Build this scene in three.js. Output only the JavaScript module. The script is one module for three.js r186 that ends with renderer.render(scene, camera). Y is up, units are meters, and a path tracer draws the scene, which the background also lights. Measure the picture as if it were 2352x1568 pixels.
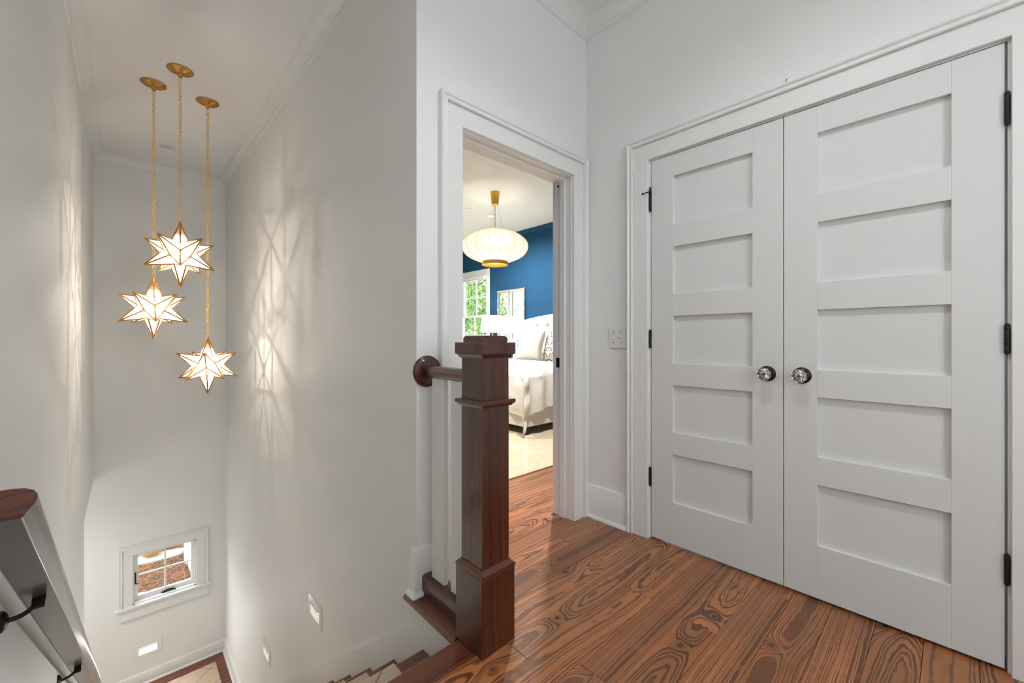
import * as THREE from 'three';
import { mergeGeometries, toCreasedNormals, mergeVertices } from 'three/addons/utils/BufferGeometryUtils.js';
import { RoundedBoxGeometry } from 'three/addons/geometries/RoundedBoxGeometry.js';
import { RectAreaLightUniformsLib } from 'three/addons/lights/RectAreaLightUniformsLib.js';

// ---------------------------------------------------------------- camera, sky, sun, exposure
// Metres, y up. Plan: x to the right along the doorway wall, "d" = depth into the stairwell (d = -z).
const scene = new THREE.Scene();
const EYE = 1.0751, YAW = 0.7512, FOCAL = 950.774;
const camera = new THREE.PerspectiveCamera(2 * Math.atan(784 / FOCAL) * 180 / Math.PI, 2352 / 1568, 0.02, 200);
camera.position.set(0, EYE, 0);
camera.lookAt(Math.sin(YAW) * 10, EYE, -Math.cos(YAW) * 10);
camera.setViewOffset(2352, 1568, 0, 6, 2352, 1568);
const renderer = new THREE.WebGLRenderer({ antialias: true });
renderer.toneMapping = THREE.LinearToneMapping;
renderer.toneMappingExposure = 1.5;
renderer.shadowMap.enabled = true;
RectAreaLightUniformsLib.init();
scene.background = new THREE.Color().setRGB(0.90, 0.96, 1.0);
scene.backgroundIntensity = 5.4;
const sun = new THREE.DirectionalLight(0xfff2dc, 0.7);
sun.position.set(-12, 20, -8); sun.target.position.set(3, -1, -10);
sun.castShadow = true; sun.shadow.mapSize.set(2048, 2048);
Object.assign(sun.shadow.camera, { left: -16, right: 16, top: 16, bottom: -16, near: 1, far: 60 });
scene.add(sun, sun.target);

// ---------------------------------------------------------------- helpers
let seed = 20240611;
const rnd = () => { seed = (seed + 0x6d2b79f5) | 0; let t = Math.imul(seed ^ (seed >>> 15), 1 | seed); t = (t + Math.imul(t ^ (t >>> 7), 61 | t)) ^ t; return ((t ^ (t >>> 14)) >>> 0) / 4294967296; };
const rr = (a, b) => a + (b - a) * rnd();
const V = (x, y, d) => new THREE.Vector3(x, y, -d);
const hash = (x, y, s) => { let h = Math.imul(x, 374761393) ^ Math.imul(y, 668265263) ^ Math.imul(s, 1442695041); h = Math.imul(h ^ (h >>> 13), 1274126177); return ((h ^ (h >>> 16)) >>> 0) / 4294967296; };
function vnoise(x, y, s) {
  const ix = Math.floor(x), iy = Math.floor(y), fx = x - ix, fy = y - iy, u = fx * fx * (3 - 2 * fx), v = fy * fy * (3 - 2 * fy);
  const a = hash(ix, iy, s), b = hash(ix + 1, iy, s), c = hash(ix, iy + 1, s), d = hash(ix + 1, iy + 1, s);
  return (a + (b - a) * u) * (1 - v) + (c + (d - c) * u) * v;
}
const fbm = (x, y, s, o = 3) => { let f = 0, a = 0.5, n = 0; for (let i = 0; i < o; i++) { f += a * vnoise(x, y, s + i); n += a; x *= 2.03; y *= 2.03; a *= 0.5; } return f / n; };
const names = {};
function numbered(n) { const k = names[n] = (names[n] ?? -1) + 1; return k ? n + '_' + String(k).padStart(3, '0') : n; }
function shade(o) { o.traverse((m) => { if (m.isMesh) { m.castShadow = true; m.receiveShadow = true; } }); return o; }
function part(name, geo, mat, parent, label) {
  const g = Array.isArray(geo) ? merge(geo) : geo;
  const m = new THREE.Mesh(g, mat); m.name = name; m.castShadow = m.receiveShadow = true;
  if (label) m.userData.label = label;
  parent.add(m); return m;
}
function grp(name, parent, p) { const g = new THREE.Group(); g.name = name; if (p) g.position.copy(p); parent.add(g); return g; }
function thing(name, label, category, p, group) {
  const g = new THREE.Group(); g.name = numbered(name); g.userData = { label, category };
  if (group) g.userData.group = group;
  if (p) g.position.copy(p);
  scene.add(g); return g;
}
function structGroup(name, label, category) { const g = new THREE.Group(); g.name = name; g.userData = { kind: 'structure', label, category }; scene.add(g); return g; }
function struct(name, geo, mat, label, category) {
  const m = part(name, geo, mat, scene); m.userData = { kind: 'structure', label, category }; return m;
}
function single(name, geo, mat, label, category, group) {
  const m = part(numbered(name), geo, mat, scene); m.userData = { label, category }; if (group) m.userData.group = group; return m;
}
function merge(list) {
  const a = list.map((g) => { const h = g.index ? g.toNonIndexed() : g; for (const k of Object.keys(h.attributes)) if (!['position', 'normal', 'uv'].includes(k)) h.deleteAttribute(k); return h; });
  return mergeGeometries(a);
}
// metre uv by the dominant direction of each face
function uvMetres(g0, scale = 1) {
  const g = g0.index ? g0.toNonIndexed() : g0, p = g.attributes.position, n = p.count, uv = new Float32Array(n * 2);
  const a = new THREE.Vector3(), b = new THREE.Vector3(), c = new THREE.Vector3();
  for (let i = 0; i < n; i += 3) {
    a.fromBufferAttribute(p, i); b.fromBufferAttribute(p, i + 1); c.fromBufferAttribute(p, i + 2);
    const nn = b.clone().sub(a).cross(c.clone().sub(a)), x = Math.abs(nn.x), y = Math.abs(nn.y), z = Math.abs(nn.z);
    [a, b, c].forEach((q, k) => { const s = x >= y && x >= z ? [q.z, q.y] : y >= z ? [q.x, q.z] : [q.x, q.y]; uv[(i + k) * 2] = s[0] / scale; uv[(i + k) * 2 + 1] = s[1] / scale; });
  }
  g.setAttribute('uv', new THREE.BufferAttribute(uv, 2)); return g;
}
function box(x0, x1, y0, y1, d0, d1, r = 0) {
  const w = x1 - x0, h = y1 - y0, l = Math.abs(d1 - d0);
  const g = r ? new RoundedBoxGeometry(w, h, l, 2, Math.min(r, w / 2.1, h / 2.1, l / 2.1)) : new THREE.BoxGeometry(w, h, l);
  g.translate((x0 + x1) / 2, (y0 + y1) / 2, -(d0 + d1) / 2); return uvMetres(g);
}
function fromQuads(quads, crease = 0.5) { // quads/tris: arrays of Vector3
  const pos = [];
  for (const q of quads) { pos.push(...q[0].toArray(), ...q[1].toArray(), ...q[2].toArray()); if (q.length > 3) pos.push(...q[0].toArray(), ...q[2].toArray(), ...q[3].toArray()); }
  const g = new THREE.BufferGeometry(); g.setAttribute('position', new THREE.Float32BufferAttribute(pos, 3)); g.computeVertexNormals();
  return uvMetres(crease ? toCreasedNormals(g, crease) : g);
}
// profile [a, b]: a across (side = up x dir), b along up; one geometry for each segment, mitred
function sweep(path, up, profile, { closed = false, crease = 0.5 } = {}) {
  const n = path.length, segs = closed ? n : n - 1, dir = [], side = [];
  for (let i = 0; i < segs; i++) { const d = path[(i + 1) % n].clone().sub(path[i]).normalize(); dir.push(d); side.push(up.clone().cross(d)); }
  const at = (i, s1, s2, [a, b]) => { const m = s1.clone().add(s2).divideScalar(1 + s1.dot(s2)); return path[i].clone().addScaledVector(m, a).addScaledVector(up, b); };
  const out = [];
  for (let i = 0; i < segs; i++) {
    const j = (i + 1) % n, sp = closed || i > 0 ? side[(i - 1 + segs) % segs] : side[i], sn = closed || i < segs - 1 ? side[(i + 1) % segs] : side[i], quads = [];
    const A = profile.map((q) => at(i, sp, side[i], q)), B = profile.map((q) => at(j, side[i], sn, q));
    for (let k = 0; k < profile.length - 1; k++) quads.push([A[k], A[k + 1], B[k + 1], B[k]]);
    const tri = THREE.ShapeUtils.triangulateShape(profile.map((q) => new THREE.Vector2(q[0], q[1])), []);
    for (const t of tri) { quads.push([A[t[0]], A[t[1]], A[t[2]]]); quads.push([B[t[2]], B[t[1]], B[t[0]]]); }
    out.push(fromQuads(quads, crease));
  }
  return out;
}
const lathe = (pts, seg = 32) => new THREE.LatheGeometry(pts.map((p) => new THREE.Vector2(p[0], p[1])), seg);
function tube(pts, r, seg = 24, rs = 8) { return new THREE.TubeGeometry(new THREE.CatmullRomCurve3(pts), seg, r, rs); }
function bar(a, b, r, seg = 6) { const d = b.clone().sub(a), l = d.length(), g = new THREE.CylinderGeometry(r, r, l, seg); g.applyQuaternion(new THREE.Quaternion().setFromUnitVectors(new THREE.Vector3(0, 1, 0), d.normalize())); return g.translate((a.x + b.x) / 2, (a.y + b.y) / 2, (a.z + b.z) / 2); }
function polyPrism(pts, x0, x1) { // pts [d, y], extruded along x
  const s = new THREE.Shape(pts.map((p) => new THREE.Vector2(p[0], p[1])));
  const g = new THREE.ExtrudeGeometry(s, { depth: x1 - x0, bevelEnabled: false }); // shape (d, y), depth z
  const m = new THREE.Matrix4().set(0, 0, 1, x0, 0, 1, 0, 0, -1, 0, 0, 0, 0, 0, 0, 1);
  return uvMetres(g.applyMatrix4(m));
}

// ---------------------------------------------------------------- computed textures
function dataTex(w, h, fn, srgb = true) {
  const d = new Uint8Array(w * h * 4), c = [0, 0, 0];
  for (let y = 0; y < h; y++) for (let x = 0; x < w; x++) { fn(x, y, c); const i = (y * w + x) * 4; d[i] = c[0]; d[i + 1] = c[1]; d[i + 2] = c[2]; d[i + 3] = 255; }
  const t = new THREE.DataTexture(d, w, h); t.magFilter = THREE.LinearFilter; t.minFilter = THREE.LinearMipmapLinearFilter; t.generateMipmaps = true;
  t.wrapS = t.wrapT = THREE.RepeatWrapping; if (srgb) t.colorSpace = THREE.SRGBColorSpace; t.needsUpdate = true; return t;
}
// Heart-pine boards: eight strips of 0.2 m by 2.4 m; each shows growth rings cut flat, with knots.
const STRIPS = 8, SW = 256, WOOD_L = 2.4, STRIP_W = 0.2;
const boards = [
  { yc: 0.10, d0: 0.020, dv: 0.05, ring: 0.0075, knots: [[0.55, 0.13, 0.018, 0.03], [1.72, 0.06, 0.012, 0.02]] },
  { yc: -0.06, d0: 0.05, dv: 0.02, ring: 0.0055, knots: [[1.2, 0.08, 0.014, 0.03]] },
  { yc: 0.11, d0: 0.012, dv: 0.06, ring: 0.0085, knots: [[0.42, 0.06, 0.022, 0.045], [0.56, 0.125, 0.026, 0.05], [1.5, 0.1, 0.02, 0.04]] },
  { yc: 0.27, d0: 0.04, dv: 0.03, ring: 0.006, knots: [] },
  { yc: 0.08, d0: 0.015, dv: 0.05, ring: 0.0095, knots: [[1.0, 0.15, 0.01, 0.02]] },
  { yc: 0.12, d0: 0.03, dv: 0.04, ring: 0.0065, knots: [[0.3, 0.05, 0.02, 0.04], [1.9, 0.12, 0.022, 0.04]] },
  { yc: -0.12, d0: 0.09, dv: 0.02, ring: 0.0062, knots: [] },
  { yc: 0.09, d0: 0.010, dv: 0.07, ring: 0.008, knots: [[1.35, 0.07, 0.016, 0.035], [2.1, 0.12, 0.012, 0.02]] },
];
const LIGHT_W = [180, 115, 68], DARK_W = [90, 52, 31];
const woodTex = dataTex(2048, STRIPS * SW, (px, py, c) => {
  const s = py >> 8, b = boards[s], x = px / 2048 * WOOD_L, y = (py & 255) / 255 * STRIP_W, sd = 31 * s + 7;
  const wy = (vnoise(x * 1.6, 0.5, sd) - 0.5) * 0.05 + (vnoise(x * 5, 3.5, sd + 1) - 0.5) * 0.012;
  const dd = b.d0 + b.dv * vnoise(x * 1.3, 7.5, sd + 2) + 0.004 * (vnoise(x * 14, y * 60, sd + 3) - 0.5);
  let r = Math.hypot(y - b.yc + wy, dd) + 0.006 * (vnoise(x * 7, y * 40, sd + 4) - 0.5) + 0.0018 * (vnoise(x * 40, y * 160, sd + 5) - 0.5);
  let knot = 0, core = 0;
  for (const [kx, ky, kr, kr2] of b.knots) {
    const e = Math.hypot((x - kx) / 1.5, y - ky);
    r += 0.055 * Math.exp(-e / kr2) ;
    knot = Math.max(knot, Math.exp(-((e / (kr * 1.6)) ** 2)));
    core = Math.max(core, e < kr * 0.36 * (0.8 + 0.5 * vnoise(x * 90, y * 90, sd)) ? 1 : 0);
  }
  const p0 = r / (b.ring * 1.15), ph = p0 + 0.55 * Math.sin(p0 * 0.9 + s) + 0.3 * Math.sin(p0 * 2.3 + s * 2), f = ph - Math.floor(ph), vary = 0.36 + 0.22 * hash(Math.floor(ph), s, 5);
  // early wood pale, late wood dark with a sharp outer edge
  let t = f < vary ? 0 : Math.min(1, (f - vary) / 0.16); if (f > 0.93) t *= (1 - f) / 0.07;
  const fine = vnoise(x * 60, y * 900, sd + 8) - 0.5, broad = fbm(x * 2.2, y * 9, sd + 9) - 0.5, worn = Math.max(0, fbm(x * 16, y * 34, sd + 10) - 0.6) * 1.4;
  t = Math.min(1, Math.max(0, t * (0.78 + 0.5 * broad + 0.2 * (hash(Math.floor(ph), s, 11) - 0.5)) - worn * t + fine * 0.16 + knot * 0.32));
  const k = 1 + broad * 0.34 + fine * 0.12 + (hash(px, py, 2) - 0.5) * 0.05;
  for (let i = 0; i < 3; i++) c[i] = Math.max(0, Math.min(255, (LIGHT_W[i] + (DARK_W[i] - LIGHT_W[i]) * t) * k * (core ? 0.55 : 1)));
});
woodTex.wrapS = THREE.MirroredRepeatWrapping; woodTex.wrapT = THREE.MirroredRepeatWrapping;
const plasterTex = dataTex(512, 512, (x, y, c) => { const p = 512, v = 128 + 70 * (vnoise(x / 5, y / 5, 3) - 0.5) + 60 * (fbm(x / 24, y / 24, 9) - 0.5); c[0] = c[1] = c[2] = v; }, false);
// woven beige stair carpet with cut diamond lines; one tile is 0.36 m
const rugShape = (u, v) => { const a = Math.abs(((u + v) % 1 + 1) % 1 - 0.5), b = Math.abs(((u - v) % 1 + 1) % 1 - 0.5); return Math.min(0.5 - a, 0.5 - b); };
const runnerTex = dataTex(512, 512, (x, y, c) => {
  const u = x / 512, v = y / 512, e = rugShape(u, v), line = e < 0.016 ? 1 : 0, w = 0.5 + 0.5 * Math.sin((v + 0.006 * Math.sin(u * 40)) * 2 * Math.PI * 46), n = vnoise(x / 2.2, y / 2.2, 5), st = vnoise(x / 60, y / 4, 6);
  const k = 0.84 + 0.10 * w + 0.10 * (n - 0.5) + 0.12 * (st - 0.5) - 0.22 * line; c[0] = 222 * k; c[1] = 200 * k; c[2] = 174 * k;
});
const runnerBump = dataTex(512, 512, (x, y, c) => { const e = rugShape(x / 512, y / 512), w = 0.5 + 0.5 * Math.sin(y / 512 * 2 * Math.PI * 46); c[0] = c[1] = c[2] = (e < 0.018 ? 40 : 150 + 70 * w); }, false);
const rugTex = dataTex(512, 512, (x, y, c) => {
  const u = x / 512, v = y / 512, e = rugShape(u, v), n = vnoise(x / 2.5, y / 2.5, 15), st = fbm(x / 40, y / 7, 16);
  let k = 0.9 + 0.12 * (n - 0.5) + 0.16 * (st - 0.5); const pale = e < 0.02 ? 1 : 0, br = Math.abs(v * 4 % 1 - 0.5) > 0.485 ? 0.12 : 0;
  k -= br; c[0] = Math.min(255, (236 + 12 * pale) * k); c[1] = Math.min(255, (218 + 18 * pale) * k); c[2] = Math.min(255, (188 + 30 * pale) * k);
});
const barkTex = dataTex(256, 256, (x, y, c) => { const k = 0.6 + 0.6 * fbm(x / 6, y / 30, 44); c[0] = 96 * k; c[1] = 80 * k; c[2] = 64 * k; });
const fanTex = (() => { // rows of dark blue fan motifs on cream
  const cv = document.createElement('canvas'); cv.width = cv.height = 512; const q = cv.getContext('2d');
  q.fillStyle = '#efe3d2'; q.fillRect(0, 0, 512, 512);
  const fan = (cx, cy, R) => {
    q.fillStyle = '#efe3d2'; q.beginPath(); q.arc(cx, cy, R * 1.1, Math.PI, 0); q.fill();
    for (let i = 0; i < 7; i++) { const a0 = Math.PI + (i + 0.12) * Math.PI / 7, a1 = Math.PI + (i + 0.88) * Math.PI / 7; q.fillStyle = i % 2 ? '#2b3a5c' : '#4a5266'; q.beginPath(); q.moveTo(cx + Math.cos((a0 + a1) / 2) * R * 0.55, cy + Math.sin((a0 + a1) / 2) * R * 0.55); q.lineTo(cx + Math.cos(a0) * R, cy + Math.sin(a0) * R); q.lineTo(cx + Math.cos(a1) * R, cy + Math.sin(a1) * R); q.fill(); }
    for (let i = 0; i < 9; i++) { const a = Math.PI + (i + 0.5) * Math.PI / 9; q.strokeStyle = '#3a4560'; q.lineWidth = 4; q.beginPath(); q.moveTo(cx + Math.cos(a) * R * 0.22, cy + Math.sin(a) * R * 0.22); q.lineTo(cx + Math.cos(a) * R * 0.45, cy + Math.sin(a) * R * 0.45); q.stroke(); }
  };
  for (let r = 0; r < 6; r++) for (let k = -1; k < 4; k++) fan(k * 170 + (r % 2 ? 85 : 0) + 60, 90 + r * 90, 74);
  const t = new THREE.CanvasTexture(cv); t.colorSpace = THREE.SRGBColorSpace; return t;
})();
const sprigTex = (() => { // loose blue dabs on white
  const cv = document.createElement('canvas'); cv.width = cv.height = 256; const q = cv.getContext('2d');
  q.fillStyle = '#eef0f2'; q.fillRect(0, 0, 256, 256);
  for (let i = 0; i < 130; i++) { q.fillStyle = ['#4a72b4', '#24467f', '#8fa9d2'][i % 3]; q.beginPath(); q.ellipse(rnd() * 256, rnd() * 256, 3 + rnd() * 8, 2 + rnd() * 4, rnd() * 3, 0, 7); q.fill(); }
  const t = new THREE.CanvasTexture(cv); t.colorSpace = THREE.SRGBColorSpace; return t;
})();

// ---------------------------------------------------------------- materials
const std = (o) => new THREE.MeshStandardMaterial(o), phy = (o) => new THREE.MeshPhysicalMaterial(o), lin = (r, g, b) => new THREE.Color().setRGB(r, g, b);
const M = {
  wall: std({ color: lin(0.868, 0.872, 0.862), roughness: 0.62, bumpMap: plasterTex, bumpScale: 0.00012 }),
  ceiling: std({ color: lin(0.87, 0.868, 0.858), roughness: 0.8 }),
  trim: std({ color: lin(0.84, 0.845, 0.835), roughness: 0.42 }),
  door: std({ color: lin(0.75, 0.76, 0.75), roughness: 0.4 }),
  blue: phy({ color: lin(0.015, 0.076, 0.165), roughness: 0.7, specularIntensity: 0.4 }),
  floor: phy({ color: lin(0.98, 0.95, 0.92), map: woodTex, roughness: 0.36, clearcoat: 0.4, clearcoatRoughness: 0.16 }),
  floorB: phy({ color: lin(0.84, 0.8, 0.76), map: woodTex, roughness: 0.36, clearcoat: 0.4, clearcoatRoughness: 0.16 }),
  floorC: phy({ color: lin(1.0, 0.99, 0.97), map: woodTex, roughness: 0.38, clearcoat: 0.55, clearcoatRoughness: 0.18 }),
  nosing: phy({ color: lin(0.46, 0.29, 0.20), map: woodTex, roughness: 0.3, clearcoat: 0.6, clearcoatRoughness: 0.12 }),
  newel: phy({ color: lin(0.215, 0.112, 0.08), map: woodTex, roughness: 0.3, clearcoat: 0.6, clearcoatRoughness: 0.12 }),
  rail: phy({ color: lin(0.070, 0.048, 0.038), roughness: 0.46, clearcoat: 0.7, clearcoatRoughness: 0.18 }),
  sub: std({ color: lin(0.10, 0.06, 0.04), roughness: 0.9 }),
  brass: std({ color: lin(0.46, 0.25, 0.065), metalness: 1, roughness: 0.42 }),
  gold: std({ color: lin(0.86, 0.52, 0.10), metalness: 0.7, roughness: 0.38 }),
  black: std({ color: lin(0.016, 0.016, 0.019), roughness: 0.42, metalness: 0.4 }),
  bronze: std({ color: lin(0.035, 0.024, 0.02), roughness: 0.3, metalness: 0.75 }),
  seedyGlass: phy({ color: lin(0.97, 0.96, 0.93), transmission: 1, thickness: 0, roughness: 0.945, ior: 1.5 }),
  pane: phy({ color: lin(0.98, 0.99, 0.99), transmission: 1, thickness: 0, roughness: 0, ior: 1.5 }),
  knobGlass: phy({ color: lin(0.98, 0.99, 1), transmission: 1, thickness: 0.04, roughness: 0.02, ior: 1.5 }),
  bulb: std({ color: lin(1, 1, 1), emissive: lin(1, 0.92, 0.8), emissiveIntensity: 9, roughness: 0.4 }),
  plastic: std({ color: lin(0.84, 0.84, 0.83), roughness: 0.3 }),
  runner: std({ map: runnerTex, bumpMap: runnerBump, bumpScale: 0.002, roughness: 0.95 }),
  rug: std({ color: lin(0.8, 0.78, 0.74), map: rugTex, roughness: 0.95 }),
  linen: std({ color: lin(0.76, 0.71, 0.64), roughness: 0.9 }),
  upholstery: std({ color: lin(0.72, 0.66, 0.57), roughness: 0.9 }),
  headboard: std({ color: lin(0.80, 0.79, 0.77), roughness: 0.9 }),
  fan: std({ map: fanTex, roughness: 0.9 }),
  sprig: std({ map: sprigTex, roughness: 0.9 }),
  shade: phy({ color: lin(0.93, 0.92, 0.9), transmission: 0.5, thickness: 0, roughness: 1 }),
  paper: phy({ color: lin(0.95, 0.90, 0.82), transmission: 0.55, thickness: 0, roughness: 1 }),
  mirror: std({ color: lin(0.93, 0.95, 0.95), metalness: 1, roughness: 0.01 }),
  silver: std({ color: lin(0.80, 0.76, 0.68), metalness: 0.9, roughness: 0.24 }),
  giltEdge: std({ color: lin(0.45, 0.27, 0.10), metalness: 0.8, roughness: 0.4 }),
  ceramic: std({ color: lin(0.82, 0.82, 0.80), roughness: 0.15 }),
  stone: std({ color: lin(0.55, 0.52, 0.45), roughness: 0.9 }),
  pot: std({ color: lin(0.50, 0.31, 0.13), roughness: 0.8 }),
  soil: std({ color: lin(0.12, 0.06, 0.04), roughness: 1 }),
  straw: std({ color: lin(1, 1, 1), roughness: 0.9 }),
  leaf: phy({ color: lin(0.13, 0.26, 0.05), roughness: 0.7, transmission: 0.35, thickness: 0 }),
  leafB: phy({ color: lin(0.07, 0.15, 0.035), roughness: 0.7, transmission: 0.35, thickness: 0 }),
  bark: std({ map: barkTex, roughness: 1 }),
  grass: std({ color: lin(0.12, 0.25, 0.05), roughness: 1 }),
};

// ---------------------------------------------------------------- wooden pieces
// a box with eased edges; grain runs along axis ('x', 'y' or 'z'); each face takes its own slice of one strip
function wood(x0, x1, y0, y1, d0, d1, axis, strip, u0 = 0, ch = 0.0015) {
  const lo = [x0, y0, -d1], hi = [x1, y1, -d0], q = [];
  const P = (sx, sy, sz, face) => { const s = [sx, sy, sz], p = [0, 0, 0]; for (let i = 0; i < 3; i++) { const e = s[i] ? hi[i] : lo[i]; p[i] = i === face ? e : e + (s[i] ? -ch : ch); } return new THREE.Vector3(...p); };
  for (let f = 0; f < 3; f++) for (const s of [0, 1]) {
    const a = (f + 1) % 3, b = (f + 2) % 3, c = [[0, 0], [1, 0], [1, 1], [0, 1]].map(([i, j]) => { const v = [0, 0, 0]; v[f] = s; v[a] = i; v[b] = j; return P(v[0], v[1], v[2], f); });
    q.push(s ? c : c.reverse());
  }
  for (let f = 0; f < 3; f++) { // edges parallel to axis f
    const a = (f + 1) % 3, b = (f + 2) % 3;
    for (const i of [0, 1]) for (const j of [0, 1]) {
      const mk = (e, face) => { const v = [0, 0, 0]; v[f] = e; v[a] = i; v[b] = j; return P(v[0], v[1], v[2], face); };
      const c = [mk(0, a), mk(1, a), mk(1, b), mk(0, b)]; q.push(i === j ? c : c.reverse());
    }
  }
  for (const i of [0, 1]) for (const j of [0, 1]) for (const k of [0, 1]) { const c = [P(i, j, k, 0), P(i, j, k, 1), P(i, j, k, 2)]; q.push((i + j + k) % 2 ? c : c.reverse()); }
  const pos = [], uv = [], ax = 'xyz'.indexOf(axis), cen = [(lo[0] + hi[0]) / 2, (lo[1] + hi[1]) / 2, (lo[2] + hi[2]) / 2];
  for (let qi = 0; qi < q.length; qi++) {
    const n = q[qi][1].clone().sub(q[qi][0]).cross(q[qi][2].clone().sub(q[qi][0])), an = [Math.abs(n.x), Math.abs(n.y), Math.abs(n.z)]; an[ax] = -1;
    const f = an.indexOf(Math.max(...an)), cross = 3 - f - ax, st = (strip + (qi < 6 ? (f === (ax + 1) % 3 ? 0 : 2) : 0)) % STRIPS;
    const tri = q[qi].length > 3 ? [0, 1, 2, 0, 2, 3] : [0, 1, 2];
    for (const t of tri) { const p = q[qi][t].toArray(); pos.push(...p); const w = Math.min(0.46, Math.max(-0.46, (p[cross] - cen[cross]) / STRIP_W)); uv.push((p[ax] + u0) / WOOD_L, (st + 0.5 + w) / STRIPS); }
  }
  const g = new THREE.BufferGeometry(); g.setAttribute('position', new THREE.Float32BufferAttribute(pos, 3)); g.setAttribute('uv', new THREE.Float32BufferAttribute(uv, 2)); g.computeVertexNormals();
  return g;
}
// map any geometry's uv on to one strip with the grain along an axis
function grain(g0, axis, strip, u0 = 0) {
  const g = g0.index ? g0.toNonIndexed() : g0, p = g.attributes.position, n = g.attributes.normal, uv = [], ax = 'xyz'.indexOf(axis);
  g.computeBoundingBox(); const cen = g.boundingBox.getCenter(new THREE.Vector3()).toArray();
  for (let i = 0; i < p.count; i += 3) {
    const nn = [0, 0, 0]; for (let k = 0; k < 3; k++) { nn[0] += Math.abs(n.getX(i + k)); nn[1] += Math.abs(n.getY(i + k)); nn[2] += Math.abs(n.getZ(i + k)); } nn[ax] = -1;
    const f = nn.indexOf(Math.max(...nn)), cr = 3 - f - ax;
    for (let k = 0; k < 3; k++) { const q = [p.getX(i + k), p.getY(i + k), p.getZ(i + k)], w = Math.min(0.46, Math.max(-0.46, (q[cr] - cen[cr]) / STRIP_W)); uv.push((q[ax] + u0) / WOOD_L, (strip + 0.5 + w) / STRIPS); }
  }
  g.setAttribute('uv', new THREE.Float32BufferAttribute(uv, 2)); return g;
}

// ---------------------------------------------------------------- plan
const XL = -0.2444, XS = 0.8983, XA = 2.0766, DB = 1.553, DE = 6.114, CEIL = 3.0, BACK = -1.75, TH = 0.13;
const RISE = 0.1815, RUN = 0.2495, NOSE0 = 1.224, NOSE1 = 1.4823, LAND = -15 * RISE;
const XW = 5.215, BD0 = 1.683, BD1 = 7.8, BX0 = 1.03;           // bedroom
const nose = (k) => k === 0 ? NOSE0 : NOSE1 + (k - 1) * RUN;

// ---------------------------------------------------------------- shell
struct('wall_left', [box(XL - TH, XL, LAND - 0.1, CEIL, BACK, 4.81), box(XL - TH, XL, -0.398, CEIL, 4.81, DE)], M.wall, 'white painted wall beside the stairs carrying the handrail', 'wall');
{ // window opening x 0.057..0.611, y -1.825..-1.28
  const a = [[-1.7, 0.057, LAND - 0.1, CEIL], [0.611, XS + TH, LAND - 0.1, CEIL], [0.057, 0.611, -1.28, CEIL], [0.057, 0.611, LAND - 0.1, -1.823]];
  struct('wall_stair_end', a.map(([x0, x1, y0, y1]) => box(x0, x1, y0, y1, DE, DE + 0.16)), M.wall, 'white wall with the small window at the foot of the stairs', 'wall');
}
struct('wall_stair_right', [box(XS, BX0 - 0.001, LAND - 0.1, CEIL, DB, DE), box(XS, BX0 - 0.001, LAND - 0.1, -0.035, 1.19, DB)], M.wall, 'tall white stairwell wall with two louvered step lights', 'wall');
struct('wall_doorway', [box(XS + 0.001, 1.121, 0, CEIL, DB - 0.0005, BD0 - 0.02), box(1.941, XA + TH, 0, CEIL, DB, BD0 - 0.02), box(1.121, 1.941, 2.05, CEIL, DB, BD0 - 0.02)], M.wall, 'white hall wall around the bedroom doorway', 'wall');
struct('wall_closet', [box(XA, XA + TH, 0, CEIL, 1.137, DB), box(XA, XA + TH, 0, CEIL, BACK, -0.13), box(XA, XA + TH, 2.046, CEIL, -0.13, 1.137)], M.wall, 'white hall wall around the double closet doors', 'wall');
struct('wall_closet_inside', [box(XA + 0.75, XA + 0.8, 0, CEIL, -0.5, DB), box(XA + TH, XA + 0.8, 0, CEIL, -0.5, -0.45)], M.wall, 'white inside walls of the closet', 'wall');
{ // wall behind the hall with a window
  const a = [[XL - TH, 0.05, -0.1, CEIL], [1.05, XA + TH, -0.1, CEIL], [0.05, 1.05, 2.4, CEIL], [0.05, 1.05, -0.1, 0.9]];
  struct('wall_hall_window', a.map(([x0, x1, y0, y1]) => box(x0, x1, y0, y1, BACK - TH, BACK)), M.wall, 'white wall closing the hall opposite the stairwell', 'wall');
}
struct('wall_nook', [box(-1.7, -1.57, LAND - 0.1, -0.3, 4.7, DE), box(-1.7, XL - TH, LAND - 0.1, -0.3, 4.68, 4.81)], M.wall, 'white walls round the lower landing turn', 'wall');
const nook = new THREE.Shape([[-1.7, 4.7], [XL - TH, 4.7], [XL - TH, DE], [-1.7, DE]].map((p) => new THREE.Vector2(...p))); nook.holes.push(new THREE.Path().absarc(-1.05, 5.2, 0.05, 0, 6.2832, true));
struct('ceiling_nook', uvMetres(new THREE.ExtrudeGeometry(nook, { depth: 0.1, bevelEnabled: false, curveSegments: 28 }).rotateX(-Math.PI / 2).translate(0, -0.398, 0)), M.ceiling, 'white ceiling over the lower landing turn', 'ceiling');
struct('wall_below_hall', box(XL, XS, LAND - 0.1, -0.03, 1.02, 1.16), M.wall, 'white wall under the top of the stairs', 'wall');
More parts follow.
